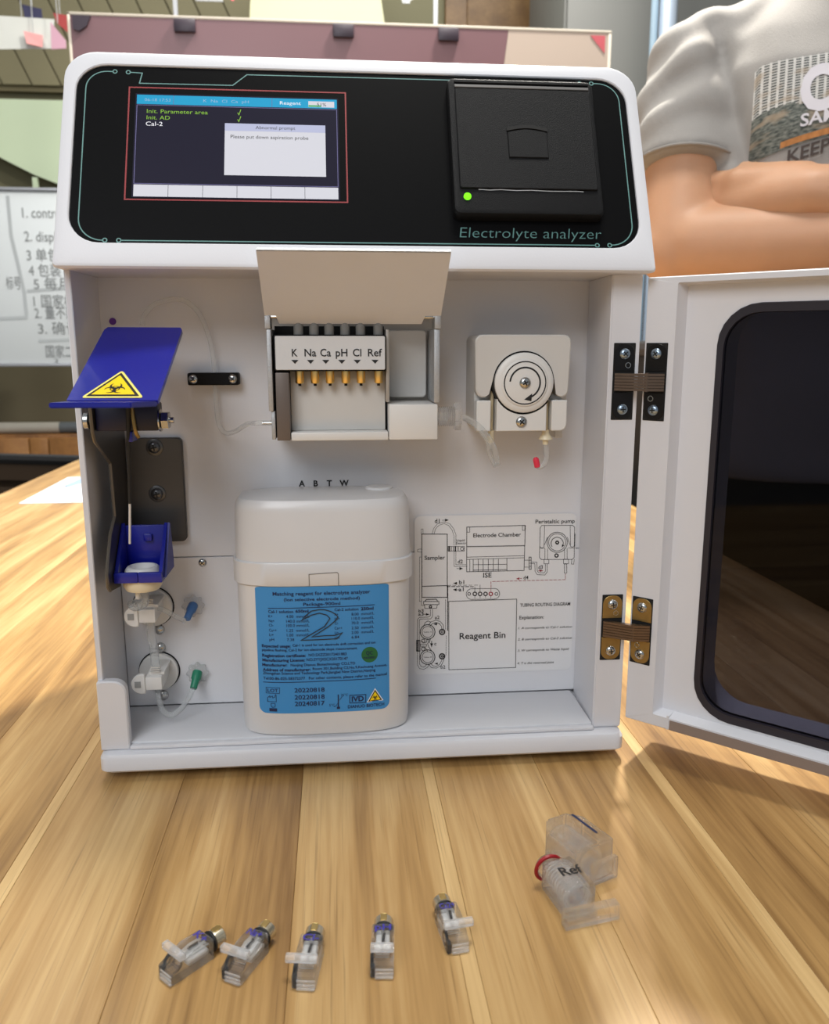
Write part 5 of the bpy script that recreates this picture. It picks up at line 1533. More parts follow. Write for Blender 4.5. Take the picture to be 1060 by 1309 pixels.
# ---- door
DL, DZ0, DZ1, DT = 0.3220, 0.0256, 0.2951, 0.0448
bm = new()
rl = lambda s0, s1, z0, z1, r, t: [DM(s, z, t) for s, z in rr(s0, s1, z0, z1, r, 6)]
loft(bm, [rl(0, DL, DZ0, DZ1, 0.0015, DT - 0.003), rl(0, DL, DZ0, DZ1, 0.0010, 0.0006), rl(0.0006, DL - 0.0006, DZ0 + 0.0006, DZ1 - 0.0006, 0.001, 0.0),
          rl(0.0178, DL - 0.0178, DZ0 + 0.0075, DZ1 - 0.0036, 0.0012, 0.0), rl(0.0204, DL - 0.0204, DZ0 + 0.0092, DZ1 - 0.0048, 0.0012, 0.0090),
          rl(0.0388, DL - 0.0388, 0.0362, 0.2796, 0.0225, 0.0095), rl(0.0388, DL - 0.0388, 0.0362, 0.2796, 0.0225, DT),
          rl(0.003, DL - 0.003, DZ0 + 0.003, DZ1 - 0.003, 0.0015, DT)], ring=True)
door = obj('door', bm, white, an)
bm = new()
loft(bm, [rl(0.0386, DL - 0.0386, 0.0360, 0.2798, 0.0227, 0.0094), rl(0.0390, DL - 0.0390, 0.0364, 0.2794, 0.0223, 0.0086), rl(0.0424, DL - 0.0424, 0.0412, 0.2748, 0.0190, 0.0088), rl(0.0426, DL - 0.0426, 0.0414, 0.2746, 0.0188, 0.0135), rl(0.0386, DL - 0.0386, 0.0360, 0.2798, 0.0227, 0.0135)], ring=True)
obj('window_gasket', bm, pm('dark_violet_gasket', (34, 31, 40), 0.45, var=0.05), door)
bm = new(); prism(bm, rr(0.0425, DL - 0.0425, 0.0413, 0.2747, 0.0189, 6), DM, 0.0110, 0.0138); obj('window_pane', bm, pane, door, label='smoked glass door window')
bm = new(); box(bm, 0.0270, 0.0282, DZ0 + 0.0002, DZ0 + 0.0090, -0.0004, 0.0080, 0, 1, DM); obj('rim_notch', bm, white, door)
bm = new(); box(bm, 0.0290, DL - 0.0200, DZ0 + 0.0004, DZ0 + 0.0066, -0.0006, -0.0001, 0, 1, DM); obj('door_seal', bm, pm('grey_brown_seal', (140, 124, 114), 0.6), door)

# ================================================================== reagent pack inside the compartment
rg = thing('reagent_pack', 'white reagent pack with blue label inside the analyzer', 'reagent pack', (-0.0255, 0.0335, 0.0215))
RCX, RCY = -0.0257, 0.0330


def sup(a, b, n=3.4, k=56):
    out = []
    for i in range(k):
        t = 2 * math.pi * i / k
        c, s = math.cos(t), math.sin(t)
        out.append((a * math.copysign(abs(c) ** (2 / n), c), b * math.copysign(abs(s) ** (2 / n), s)))
    return out


ring = lambda a, b, z: [(RCX + x, RCY + y, z) for x, y in sup(a, b)]
bm = new(); loft(bm, [ring(0.0500, 0.0240, 0.0216), ring(0.0515, 0.0255, 0.0226), ring(0.0520, 0.0262, 0.0260), ring(0.0528, 0.0268, 0.1180)], True, True); rb = obj('bottle', bm, bottle_p, rg)
bm = new(); loft(bm, [ring(0.0540, 0.0276, 0.1176), ring(0.0546, 0.0280, 0.1182), ring(0.0546, 0.0280, 0.1312), ring(0.0540, 0.0276, 0.1318)], True, True); rim = obj('cap_rim', bm, bottle_p, rg)
bm = new(); loft(bm, [ring(0.0533, 0.0270, 0.1316), ring(0.0525, 0.0262, 0.1612), ring(0.0518, 0.0255, 0.1655), ring(0.0498, 0.0237, 0.1682), ring(0.0455, 0.0200, 0.1692)], True, True); capo = obj('cap', bm, bottle_p, rg)
bm = new(); lathe(bm, [(0.0085, 0), (0.0085, 0.0010), (0.0078, 0.0015)], (0.0095, 0.0440, 0.1690), (0, 0, 1), 28); obj('cap_plug', bm, bottle_p, capo)
fy = lambda x: RCY - 0.0281 * (max(0.0, 1 - abs((x - RCX) / 0.0547) ** 3.4)) ** (1 / 3.4)
bm = new(); stroke(bm, [(-0.0340, 0.1180), (-0.0340, 0.1250), (-0.0175, 0.1258), (-0.0168, 0.1250), (-0.0168, 0.1182)], 0.0004, lambda u, v, d: (u, fy(u) - d, v), 0.0002); obj('tamper_tab_groove', bm, pm('shadow_groove', (120, 116, 110), 0.6), rim, recalc=False)


def LBM(u, v, d):
    x = u / 1000
    z = v / 1000
    b = 0.0262 + 0.0006 * (z - 0.026) / 0.092
    a = 0.0520 + 0.0008 * (z - 0.026) / 0.092
    return (x, RCY - b * (1 - abs((x - RCX) / a) ** 3.4) ** (1 / 3.4) - d, z)


def sheet(bm, x0, x1, z0, z1, r, d, nx=24):
    poly = rr(x0, x1, z0, z1, r, 5)
    # strips so the label follows the bottle's curve
    cols = [x0 + r * (1 - math.cos(math.pi / 2 * i / 8)) for i in range(8)] + [x0 + r + (x1 - x0 - 2 * r) * i / nx for i in range(nx)] + [x1 - r + r * math.sin(math.pi / 2 * i / 8) for i in range(10)]
    def zr(x):
        e = 0.0
        for c in (x0, x1):
            q_ = abs(x - c)
            if q_ < r:
                e = max(e, r - math.sqrt(max(0, r * r - (r - q_) ** 2)))
        return z0 + e, z1 - e * 0.3
    prev = None
    for x in cols:
        a, b = zr(x)
        cur = (bm.verts.new(LBM(x, a, d)), bm.verts.new(LBM(x, b, d)))
        if prev:
            bm.faces.new((prev[0], cur[0], cur[1], prev[1]))
        prev = cur


bm = new(); sheet(bm, -66.2, 13.2, 37.0, 117.2, 4.5, 0.00025); lb = obj('label', bm, blue_lbl, rb, recalc=False)
bm = new()
for s, u, v, w, h, bd in LB_TEXT: txt(bm, s, LBM, u, v, h * 1.02, w, 0.0006, bold=(0.0, 0.012, 0.028)[bd], slope=0.0)
for w, pts in LB_LINES[:-1]: stroke(bm, pts, w * 0.85, LBM, 0.0006, 3.0)
obj('label_print', bm, navy_ink, lb, recalc=False)
bm = new(); stroke(bm, LB_LINES[-1][1], LB_LINES[-1][0], LBM, 0.0009, 3.0); obj('marker_digit', bm, pen_ink, lb, recalc=False)
bm = new(); fill(bm, arc(1.2, 73.1, 5.0, 0, 345, 23), LBM, 0.0004); obj('green_sticker', bm, green_st, lb, recalc=False, label='round green sticker reading QC PASSED')
bm = new(); fill(bm, [(-0.9, 42.2), (9.5, 42.6), (4.3, 51.2)], LBM, 0.0004); obj('warning_triangle_rim', bm, paper, lb, recalc=False)
bm = new(); fill(bm, [(0.0, 42.7), (8.6, 43.0), (4.3, 50.2)], LBM, 0.0005); obj('warning_triangle_band', bm, ink, lb, recalc=False)
bm = new(); fill(bm, [(1.0, 43.3), (7.6, 43.5), (4.3, 49.0)], LBM, 0.0006); obj('warning_triangle', bm, yellow, lb, recalc=False)
bm = new(); biohazard(bm, LBM, 4.3, 45.1, 1.9, 0.0007); obj('warning_symbol', bm, ink, lb, recalc=False)

# ================================================================== electrodes on the table
steel_tip = pm('bright_electrode_tip', (206, 196, 172), 0.25, 0.8, var=0.08, scale=200)
blue_pen = pm('blue_violet_ink', (58, 52, 150), 0.5)
el_w = 0.0098
ELS = [('K+', (-0.0805, -0.1555), -45, -1, 'clear electrode marked K, leftmost of the row on the table'),
       ('Na+', (-0.0568, -0.1562), -28, -1, 'clear electrode marked Na, lying slanted beside the K electrode'),
       ('Cl-', (-0.0315, -0.1615), -9, -1, 'clear electrode marked Cl, third from the left on the table'),
       ('pH', (-0.0004, -0.1580), -5, -0.35, 'clear electrode marked pH, upright in the middle of the row'),
       ('Ca2+', (0.0300, -0.1465), 8, 1, 'clear electrode marked Ca with a side tab to the right')]


def electrode(txt_s, xy, deg, side, label):
    """lies along local y with the contact tip at +y"""
    r = thing('ion_electrode', label, 'electrode', (xy[0], xy[1], 0.0), math.radians(deg), 'five clear ion electrodes in a row')
    M = Matrix.Translation((xy[0], xy[1], 0)) @ Matrix.Rotation(math.radians(deg), 4, 'Z')
    m3 = lambda x, y, z: tuple(M @ Vector((x, y, z)))
    w = el_w / 2
    bm = new()
    side_prof = [(-0.0140, 0.0002), (0.0070, 0.0002), (0.0070, 0.0098), (-0.0030, 0.0100), (-0.0050, 0.0086), (-0.0100, 0.0080), (-0.0105, 0.0062), (-0.0140, 0.0058)]
    prism(bm, side_prof, lambda u, v, d: m3(d, u, v), -w, w)
    bmesh.ops.bevel(bm, geom=bm.edges[:], offset=0.0004, segments=2, affect='EDGES')
    body = obj('body', bm, acrylic, r)
    bm = new(); box(bm, min(-w, side * w - 0.0034 * (side < 0) * abs(side)), max(w, side * w + 0.0034 * (side > 0) * abs(side)), -0.0098, -0.0066, 0.0086, 0.0116, 0.0005, 2, m3); obj('finger_tab', bm, ridge_p, r)
    bm = new(); box(bm, -0.0030, 0.0030, -0.0052, 0.0050, 0.0035, 0.0062, 0.0005, 1, m3); obj('white_insert', bm, pm('white_electrode_insert', (226, 226, 224), 0.3), body)
    bm = new(); cyl(bm, m3(0, -0.0085, 0.0070), m3(0, 0.0060, 0.0068), 0.0007, seg=10); obj('inner_wire', bm, pm('silver_chloride', (206, 206, 204), 0.3, 0.6), body)
    bm = new(); cyl(bm, m3(0.0002, -0.0022, 0.0080), m3(0.0006, 0.0020, 0.0084), 0.0006, seg=8); obj('dark_filament', bm, rubber, body)
    bm = new(); torus(bm, m3(-w * 0.86, -0.0088, 0.0044), Vector(m3(1, 0, 0)) - Vector(m3(0, 0, 0)), 0.0026, 0.0007, 20, 6); obj('membrane_ring', bm, rubber, body)
    bm = new(); box(bm, -w + 0.0004, -w + 0.0019, -0.01365, -0.0112, 0.0008, 0.0046, 0, 1, m3); obj('dark_seal', bm, rubber, body)
    for j, zz in enumerate((0.0006, 0.0022, 0.0040)):
        bm = new(); box(bm, -w + 0.0021, w - 0.0002, -0.0150 + j * 0.0002, -0.0141, zz, zz + 0.0011, 0.0002, 1, m3); obj('end_rib', bm, ridge_p, body)
    ax_ = Vector(m3(0, 1, 0)) - Vector(m3(0, 0, 0))
    for y in (0.0075, 0.0088):
        bm = new(); torus(bm, m3(0, y, 0.0050), ax_, 0.0040, 0.0006, 24, 6); obj('o_ring', bm, rubber, r)
    bm = new(); cyl(bm, m3(0, 0.0069, 0.0050), m3(0, 0.0098, 0.0050), 0.0038, seg=20); obj('neck', bm, acrylic, r)
    bm = new(); lathe(bm, [(0.0042, 0), (0.0043, 0.0006), (0.0043, 0.0044), (0.0034, 0.0052)], m3(0, 0.0096, 0.0050), ax_, 24); tp = obj('contact_tip', bm, steel_tip, r)
    bm = new(); box(bm, -0.0014, 0.0014, 0.0100, 0.0142, 0.00925, 0.00945, 0.0002, 1, m3); obj('gold_strip', bm, gold, tp)
    bm = new(); txt(bm, txt_s, lambda u, v, d: m3(u, v, 0.0100 + d), 0, 0.0024, 0.0036, 0.0070, 0.0003, bold=0.02, align='c'); obj('ink_marking', bm, blue_pen, body, recalc=False)
    return r


for e in ELS: electrode(*e)

# reference electrode in its clear housing
rd = math.radians(12)
RX, RY = 0.0860, -0.1240
ref = thing('reference_electrode', 'clear reference electrode with red ring and clear housing, right of the row', 'electrode', (RX, RY, 0.0), rd)
M_ = Matrix.Translation((RX, RY, 0)) @ Matrix.Rotation(rd, 4, 'Z')
m3 = lambda x, y, z: tuple(M_ @ Vector((x, y, z)))
bm = new(); box(bm, -0.0080, 0.0080, -0.0205, 0.0040, 0.0012, 0.0160, 0.0015, 2, m3); rbody = obj('body', bm, acrylic, ref)
bm = new(); cyl(bm, m3(0, -0.0160, 0.0088), m3(0, 0.0035, 0.0088), 0.0040, seg=18); obj('inner_core', bm, acrylic, rbody)
AY_ = Vector(m3(0, 1, 0)) - Vector(m3(0, 0, 0))
for i in range(10):
    bm = new(); torus(bm, m3(0, -0.0172 + i * 0.0021, 0.0088), AY_, 0.0060, 0.00055, 24, 6); obj('thread_ridge', bm, ridge_p, rbody)
bm = new(); box(bm, -0.0098, 0.0175, -0.0262, -0.0208, 0.0002, 0.0080, 0.0006, 2, m3); obj('foot_plate', bm, acrylic, ref)
bm = new(); torus(bm, m3(-0.0030, 0.0058, 0.0098), Vector(m3(0, 1, 0.12)) - Vector(m3(0, 0, 0)), 0.0066, 0.0010, 32, 8); obj('red_ring', bm, redring, ref, label='red rubber ring')
bm = new(); lathe(bm, [(0.0062, 0), (0.0062, 0.0038), (0.0050, 0.0050)], m3(-0.0030, 0.0042, 0.0098), Vector(m3(0, 1, 0.12)) - Vector(m3(0, 0, 0)), 24); obj('end_plug', bm, acrylic, ref)
bm = new(); txt(bm, 'Ref', lambda u, v, d: m3(u, v, 0.0161 + d), -0.0040, -0.0105, 0.0060, 0.0110, 0.0003, bold=0.02); obj('ink_marking', bm, ink, rbody, recalc=False)
h3 = Matrix.Translation((0.0985, -0.1045, 0)) @ Matrix.Rotation(math.radians(24), 4, 'Z')
k3 = lambda x, y, z: tuple(h3 @ Vector((x, y, z)))
hp = [(-0.0125, -0.0150), (0.0125, -0.0150), (0.0125, 0.0080), (0.0060, 0.0150), (-0.0060, 0.0150), (-0.0125, 0.0070)]
bm = new(); prism(bm, hp, lambda u, v, d: k3(u, v, d), 0.0005, 0.0200); bmesh.ops.bevel(bm, geom=bm.edges[:], offset=0.0010, segments=2, affect='EDGES'); hous = obj('housing', bm, acrylic, ref)
bm = new(); lathe(bm, [(0.0078, 0), (0.0078, 0.0002), (0.0078, 0.0200), (0.0060, 0.0200), (0.0060, 0.0002)], k3(-0.0015, -0.0120, 0.0110), Vector(k3(0, 1, 0)) - Vector(k3(0, 0, 0)), 24); obj('housing_bore', bm, acrylic, hous)
bm = new(); box(bm, 0.0068, 0.0080, -0.0080, 0.0110, 0.0203, 0.0206, 0, 1, k3); obj('dark_stripe', bm, navy_ink, hous)
bm = new(); box(bm, -0.0030, 0.0127, -0.0185, -0.0152, 0.0005, 0.0120, 0.0008, 2, k3); obj('housing_ledge', bm, acrylic, ref)

# ================================================================== the person behind the table
def solid(prims, voxel, smooth=6, post=None):
    """one continuous surface out of tapered capsules, ellipsoids and lofted rings"""
    b = new()
    for p in prims:
        if p[0] == 'cap':
            _, a, c, r0, r1 = p
            ball(b, a, r0, sub=2); ball(b, c, r1, sub=2); cyl(b, a, c, r0, r1, 20)
        elif p[0] == 'cone':
            _, a, c, r0, r1 = p
            cyl(b, a, c, r0, r1, 28)
        elif p[0] == 'ball':
            ball(b, p[1], p[2], p[3] if len(p) > 3 else None, 3)
        elif p[0] == 'loft':
            loft(b, p[1], True, True)
    bmesh.ops.recalc_face_normals(b, faces=b.faces[:])
    me = bpy.data.meshes.new('tmp'); b.to_mesh(me); b.free()
    o = bpy.data.objects.new('tmp', me); COL.objects.link(o)
    rm = o.modifiers.new('r', 'REMESH'); rm.mode = 'VOXEL'; rm.voxel_size = voxel; rm.adaptivity = 0
    sm = o.modifiers.new('s', 'SMOOTH'); sm.factor = 0.5; sm.iterations = smooth
    dgp = bpy.context.evaluated_depsgraph_get()
    out = bpy.data.meshes.new_from_object(o.evaluated_get(dgp))
    bpy.data.objects.remove(o); bpy.data.meshes.remove(me)
    for f in out.polygons: f.use_smooth = True
    if post:
        for v in out.vertices: v.co = post(v.co.copy(), v.normal.copy())
        b = new(); b.from_mesh(out)
        for _ in range(2): bmesh.ops.smooth_vert(b, verts=b.verts[:], factor=0.5, use_axis_x=True, use_axis_y=True, use_axis_z=True)
        b.to_mesh(out); b.free()
    return out


def put(name, me, mt, parent):
    me.materials.clear(); me.materials.append(mt)
    me.name = name
    return link(name, me, parent)


skin = pm('warm_skin', (197, 150, 117), 0.5, var=0.07, scale=28, bump=0.12, bscale=500)
_b = skin.node_tree.nodes['Principled BSDF']
_b.inputs['Subsurface Weight'].default_value = 0.12
_b.inputs['Subsurface Radius'].default_value = (0.012, 0.005, 0.003)
_b.inputs['Subsurface Scale'].default_value = 0.6
shirt_m = pm('pale_grey_cotton', (148, 144, 140), 0.85, var=0.04, scale=14, bump=0.4, bscale=700)
trous_m = pm('black_trouser_cloth', (16, 16, 19), 0.85, var=0.15, scale=60)
hair_m = pm('black_hair', (18, 16, 15), 0.5, var=0.2, scale=200, stretch=(1, 1, 0.2))
shoe_m = pm('dark_shoe', (30, 30, 34), 0.5)

ER = Vector((0.937, -0.350, 0)); EF = Vector((-0.350, -0.937, 0)); UP = Vector((0, 0, 1))
PC = Vector((0.612, 0.560, 0))
pp_ = lambda a, f, z: PC + ER * a + EF * f + UP * z
per = thing('person', 'person in a grey printed T-shirt standing with folded arms right of the analyzer', 'person', (PC.x, PC.y, -0.75))
S_R = Vector((0.436, 0.622, 0.592)); E_R = Vector((0.402, 0.552, 0.376)); W_R = Vector((0.640, 0.400, 0.376))
S_L = pp_(0.19, 0.0, 0.592); E_L = pp_(0.235, 0.10, 0.372); W_L = Vector((0.515, 0.456, 0.425))

H0 = pp_(0, 0.03, 0.845)      # head centre
RZ = Matrix.Rotation(math.atan2(ER.y, ER.x), 4, 'Z')
prims = [
    ('loft', [[pp_(a * x, b * y, z) for x, y in ((math.cos(t), math.sin(t)) for t in (2 * math.pi * i / 28 for i in range(28)))]
              for z, a, b in ((0.06, 0.155, 0.10), (0.25, 0.145, 0.098), (0.42, 0.155, 0.105), (0.55, 0.165, 0.10), (0.62, 0.13, 0.08), (0.66, 0.07, 0.06))]),
    ('cap', pp_(0, -0.01, 0.62), pp_(0, 0.015, 0.76), 0.058, 0.054),
    ('ball', H0, (0.074, 0.092, 0.112), RZ), ('ball', pp_(0, 0.055, 0.79), (0.050, 0.045, 0.055), RZ),
    ('cap', pp_(0, 0.118, 0.855), pp_(0, 0.135, 0.822), 0.008, 0.013),
    ('ball', pp_(0.075, 0.015, 0.835), (0.010, 0.022, 0.030), RZ), ('ball', pp_(-0.075, 0.015, 0.835), (0.010, 0.022, 0.030), RZ),
    ('cap', pp_(-0.018, 0.108, 0.790), pp_(0.018, 0.108, 0.790), 0.008, 0.008),
    ('cap', S_R, S_R.lerp(E_R, 0.5), 0.042, 0.050), ('cap', S_R.lerp(E_R, 0.5), E_R, 0.050, 0.043),
    ('ball', E_R + Vector((-0.004, 0.004, -0.004)), 0.043),
    ('cap', E_R + Vector((0.01, -0.008, 0.002)), E_R.lerp(W_R, 0.36), 0.044, 0.0455), ('cap', E_R.lerp(W_R, 0.36), W_R, 0.0455, 0.030),
]
left = [
    ('cap', S_L, S_L.lerp(E_L, 0.5), 0.046, 0.048), ('cap', S_L.lerp(E_L, 0.5), E_L, 0.048, 0.043),
    ('cap', E_L, E_L.lerp(W_L, 0.4), 0.043, 0.042), ('cap', E_L.lerp(W_L, 0.4), W_L, 0.042, 0.0285),
    ('cap', S_L, pp_(0.06, -0.01, 0.58), 0.046, 0.050),
]
# left hand, tucked between the right upper arm and the chest
K = Vector((0.452, 0.514, 0.420))
left += [('cap', W_L, W_L.lerp(K, 0.5), 0.0285, 0.029), ('cap', W_L + Vector((-0.01, 0.01, 0.012)), K + Vector((0, 0, 0.022)), 0.021, 0.018), ('cap', W_L + Vector((-0.01, 0.01, -0.012)), K + Vector((0, 0, -0.022)), 0.022, 0.018),
          ('cap', W_L.lerp(K, 0.6), K, 0.026, 0.020)]
for i, (dz, ln) in enumerate(((0.028, 0.072), (0.010, 0.080), (-0.009, 0.075), (-0.027, 0.060))):
    a = K + Vector((0, 0, dz)); m_ = a + Vector((-0.030, 0.035, 0)) * (ln / 0.075); t_ = m_ + Vector((-0.012, 0.036, -0.003)) * (ln / 0.075)
    left += [('cap', a, m_, 0.0105, 0.0095), ('cap', m_, t_, 0.0095, 0.0080)]
left += [('cap', W_L + Vector((-0.005, 0.01, 0.020)), K + Vector((0.012, 0.010, 0.038)), 0.014, 0.011), ('cap', K + Vector((0.012, 0.010, 0.038)), K + Vector((-0.014, 0.040, 0.044)), 0.011, 0.008)]
# right hand, closed round the left upper arm
KR = W_R.lerp(S_L.lerp(E_L, 0.6), 0.45) + Vector((0.0, -0.02, 0.0))
AR = S_L.lerp(E_L, 0.62)
prims += [('cap', W_R, KR, 0.028, 0.024), ('cap', W_R + Vector((0, 0, 0.012)), KR + Vector((0, 0, 0.022)), 0.022, 0.017), ('cap', W_R + Vector((0, 0, -0.012)), KR + Vector((0, 0, -0.020)), 0.022, 0.017)]
for dz in (0.026, 0.009, -0.008, -0.024):
    a = KR + Vector((0, 0, dz)); b1 = AR + EF * 0.055 + Vector((0, 0, dz)); c1 = AR + ER * 0.052 + EF * 0.012 + Vector((0, 0, dz))
    prims += [('cap', a, b1, 0.0105, 0.0095), ('cap', b1, c1, 0.0095, 0.0080)]
prims += [('cap', W_R + Vector((0.01, 0, 0.02)), KR + Vector((-0.005, -0.004, 0.052)), 0.013, 0.010), ('cap', KR + Vector((-0.005, -0.004, 0.052)), KR + Vector((0.020, 0.008, 0.066)), 0.010, 0.008)]
bj = new()
for chunk in (prims, left):
    c_me = solid(chunk, 0.0055, 4); bj.from_mesh(c_me); bpy.data.meshes.remove(c_me)
for f_ in bj.faces: f_.smooth = True
body_me = bpy.data.meshes.new('body'); bj.to_mesh(body_me); bj.free()
body = put('body', body_me, skin, per)

# T-shirt with rolled folds on the sleeve
sl_end = S_R.lerp(E_R, 0.60); sl_endL = S_L.lerp(E_L, 0.52)
rings = []
for z, a, b, f in ((0.095, 0.190, 0.128, 0.0), (0.11, 0.193, 0.130, 0.0), (0.25, 0.184, 0.124, 0.0), (0.40, 0.186, 0.126, 0.0), (0.50, 0.190, 0.126, 0.0), (0.57, 0.190, 0.117, -0.004), (0.615, 0.165, 0.100, -0.010), (0.650, 0.120, 0.082, -0.012), (0.682, 0.078, 0.068, -0.008), (0.690, 0.066, 0.062, -0.006)):
    rings.append([pp_(a * math.copysign(abs(math.cos(t)) ** 0.85, math.cos(t)), f + b * math.copysign(abs(math.sin(t)) ** 0.85, math.sin(t)), z) for t in (2 * math.pi * i / 36 for i in range(36))])
sh_pr = [('loft', rings),
         ('cap', pp_(-0.07, -0.012, 0.640), S_R + Vector((0.012, 0, 0.012)), 0.048, 0.055), ('cap', pp_(0.07, -0.012, 0.640), S_L + Vector((-0.012, 0, 0.012)), 0.048, 0.055),
         ('ball', S_R, 0.060), ('cone', S_R, sl_end, 0.060, 0.0665), ('ball', S_L, 0.060), ('cone', S_L, sl_endL, 0.060, 0.0665)]
axR = (sl_end - S_R).normalized()


def folds(co, n):
    d = co - S_R
    h = d.dot(axR)
    rad = (d - axR * h)
    g = max(0.0, min(1.0, (0.088 - rad.length) / 0.020)) * max(0.0, min(1.0, (h + 0.06) / 0.03)) if h < 0.15 else 0.0
    if g > 0:
        w = g * min(1, max(0, h + 0.05) / 0.06) * min(1, max(0.0, (0.126 - h) / 0.03))
        t = math.atan2(rad.dot(ER), rad.dot(EF))
        k = math.sin(h * 95 + t * 1.7 + 0.8 * math.sin(t * 2.3 + h * 20)) + 0.6 * math.sin(h * 48 - t * 2.9 + 1.0)
        co = co + n * (0.0050 * w * k)
        if 0.118 < h < 0.123: co = co - n * 0.0014
    if g < 1:
        a = (co - PC).dot(ER); f = (co - PC).dot(EF); n = n * (1 - g)
        w = max(0.0, 1 - abs(a + 0.14) / 0.07) * (1 if f > 0 else 0) * min(1, max(0, (co.z - 0.12) / 0.1))
        co = co + n * (0.0050 * w * math.sin(a * 85 + co.z * 16))
        co = co + n * (0.0020 * math.sin(co.z * 40 + a * 12) * math.sin(a * 20 + 2))
    a = (co - PC).dot(ER); f = (co - PC).dot(EF)
    if f > -0.02 and 0.40 < co.z < 0.66:
        e = a + 0.126 + (co.z - 0.477) * 0.26
        co = co - EF * (0.016 * math.exp(-(e / 0.011) ** 2) * min(1, (0.66 - co.z) / 0.06))
    return co


shirt_me = solid(sh_pr, 0.0060, 5, folds)
bvh = BVHTree.FromPolygons([v.co.copy() for v in shirt_me.vertices], [tuple(p.vertices) for p in shirt_me.polygons])
shirt = put('t_shirt', shirt_me, shirt_m, per)
# sleeve hem stitch ring
bm = new(); torus(bm, S_R.lerp(sl_end, 0.985), axR, 0.0655, 0.0016, 40, 6); obj('sleeve_hem', bm, shirt_m, shirt)


def SH(a, z, d):
    """a point of the chest print: sideways a, height z, d off the cloth"""
    o = pp_(a, 0.30, z)
    hit = bvh.ray_cast(o, -EF, 0.6)
    p = hit[0] if hit[0] is not None else pp_(a, 0.12, z)
    return tuple(p + EF * d)


def print_mat():
    m = bpy.data.materials.new('city_print')
    m.use_nodes = True
    nt = m.node_tree; N, Lk = nt.nodes.new, nt.links.new
    b = nt.nodes['Principled BSDF']; b.inputs['Roughness'].default_value = 0.8
    uv = N('ShaderNodeUVMap')
    sep = N('ShaderNodeSeparateXYZ'); Lk(uv.outputs[0], sep.inputs[0])
    br = N('ShaderNodeTexBrick')
    br.inputs['Scale'].default_value = 1.0; br.offset = 0.0
    br.inputs['Color1'].default_value = srgb(58, 62, 62); br.inputs['Color2'].default_value = srgb(84, 86, 84); br.inputs['Mortar'].default_value = srgb(196, 194, 190)
    br.inputs['Mortar Size'].default_value = 0.006; br.inputs['Brick Width'].default_value = 0.034; br.inputs['Row Height'].default_value = 0.030
    Lk(uv.outputs[0], br.inputs['Vector'])
    nz = N('ShaderNodeTexNoise'); nz.inputs['Scale'].default_value = 38; nz.inputs['Detail'].default_value = 6; Lk(uv.outputs[0], nz.inputs['Vector'])
    gr = N('ShaderNodeValToRGB'); gr.color_ramp.elements[0].position = 0.35; gr.color_ramp.elements[0].color = srgb(48, 56, 54); gr.color_ramp.elements[1].position = 0.75; gr.color_ramp.elements[1].color = srgb(138, 140, 132)
    Lk(nz.outputs['Fac'], gr.inputs['Fac'])
    n2 = N('ShaderNodeTexNoise'); n2.inputs['Scale'].default_value = 5; Lk(uv.outputs[0], n2.inputs['Vector'])
    st = N('ShaderNodeMath'); st.operation = 'MULTIPLY_ADD'; st.inputs[1].default_value = 0.25; Lk(n2.outputs['Fac'], st.inputs[0]); Lk(sep.outputs['Y'], st.inputs[2])
    gt = N('ShaderNodeMath'); gt.operation = 'GREATER_THAN'; gt.inputs[1].default_value = 0.60; Lk(st.outputs[0], gt.inputs[0])
    mx = N('ShaderNodeMix'); mx.data_type = 'RGBA'; Lk(gt.outputs[0], mx.inputs[0]); Lk(gr.outputs[0], mx.inputs[6]); Lk(br.outputs['Color'], mx.inputs[7])
    n3 = N('ShaderNodeTexNoise'); n3.inputs['Scale'].default_value = 7; n3.inputs['Detail'].default_value = 2
    off = N('ShaderNodeVectorMath'); off.inputs[1].default_value = (4.2, 1.7, 0); Lk(uv.outputs[0], off.inputs[0]); Lk(off.outputs[0], n3.inputs['Vector'])
    g2 = N('ShaderNodeMapRange'); g2.inputs['From Min'].default_value = 0.52; g2.inputs['From Max'].default_value = 0.66; g2.inputs['To Max'].default_value = 0.7; Lk(n3.outputs['Fac'], g2.inputs['Value'])
    m3_ = N('ShaderNodeMix'); m3_.data_type = 'RGBA'; Lk(g2.outputs[0], m3_.inputs[0]); Lk(mx.outputs[2], m3_.inputs[6]); m3_.inputs[7].default_value = srgb(158, 140, 118)
    Lk(m3_.outputs[2], b.inputs['Base Color'])
    return m


def cloth_patch(name, outline_lo, outline_hi, a0, a1, mt, d, nx=46, nz=40):
    """grid over the cloth between two height curves; stores plain UVs for the print"""
    b = new(); uvl = b.loops.layers.uv.new('UVMap')
    g = []
    for i in range(nx + 1):
        a = a0 + (a1 - a0) * i / nx
        lo, hi = outline_lo(a), outline_hi(a)
        g.append([(b.verts.new(SH(a, lo + (hi - lo) * j / nz, d)), (i / nx, j / nz)) for j in range(nz + 1)])
    for i in range(nx):
        for j in range(nz):
            c = (g[i][j], g[i + 1][j], g[i + 1][j + 1], g[i][j + 1])
            f = b.faces.new([x[0] for x in c])
            for lp_l, x in zip(f.loops, c): lp_l[uvl].uv = x[1]
    return obj(name, b, mt, shirt, recalc=False)


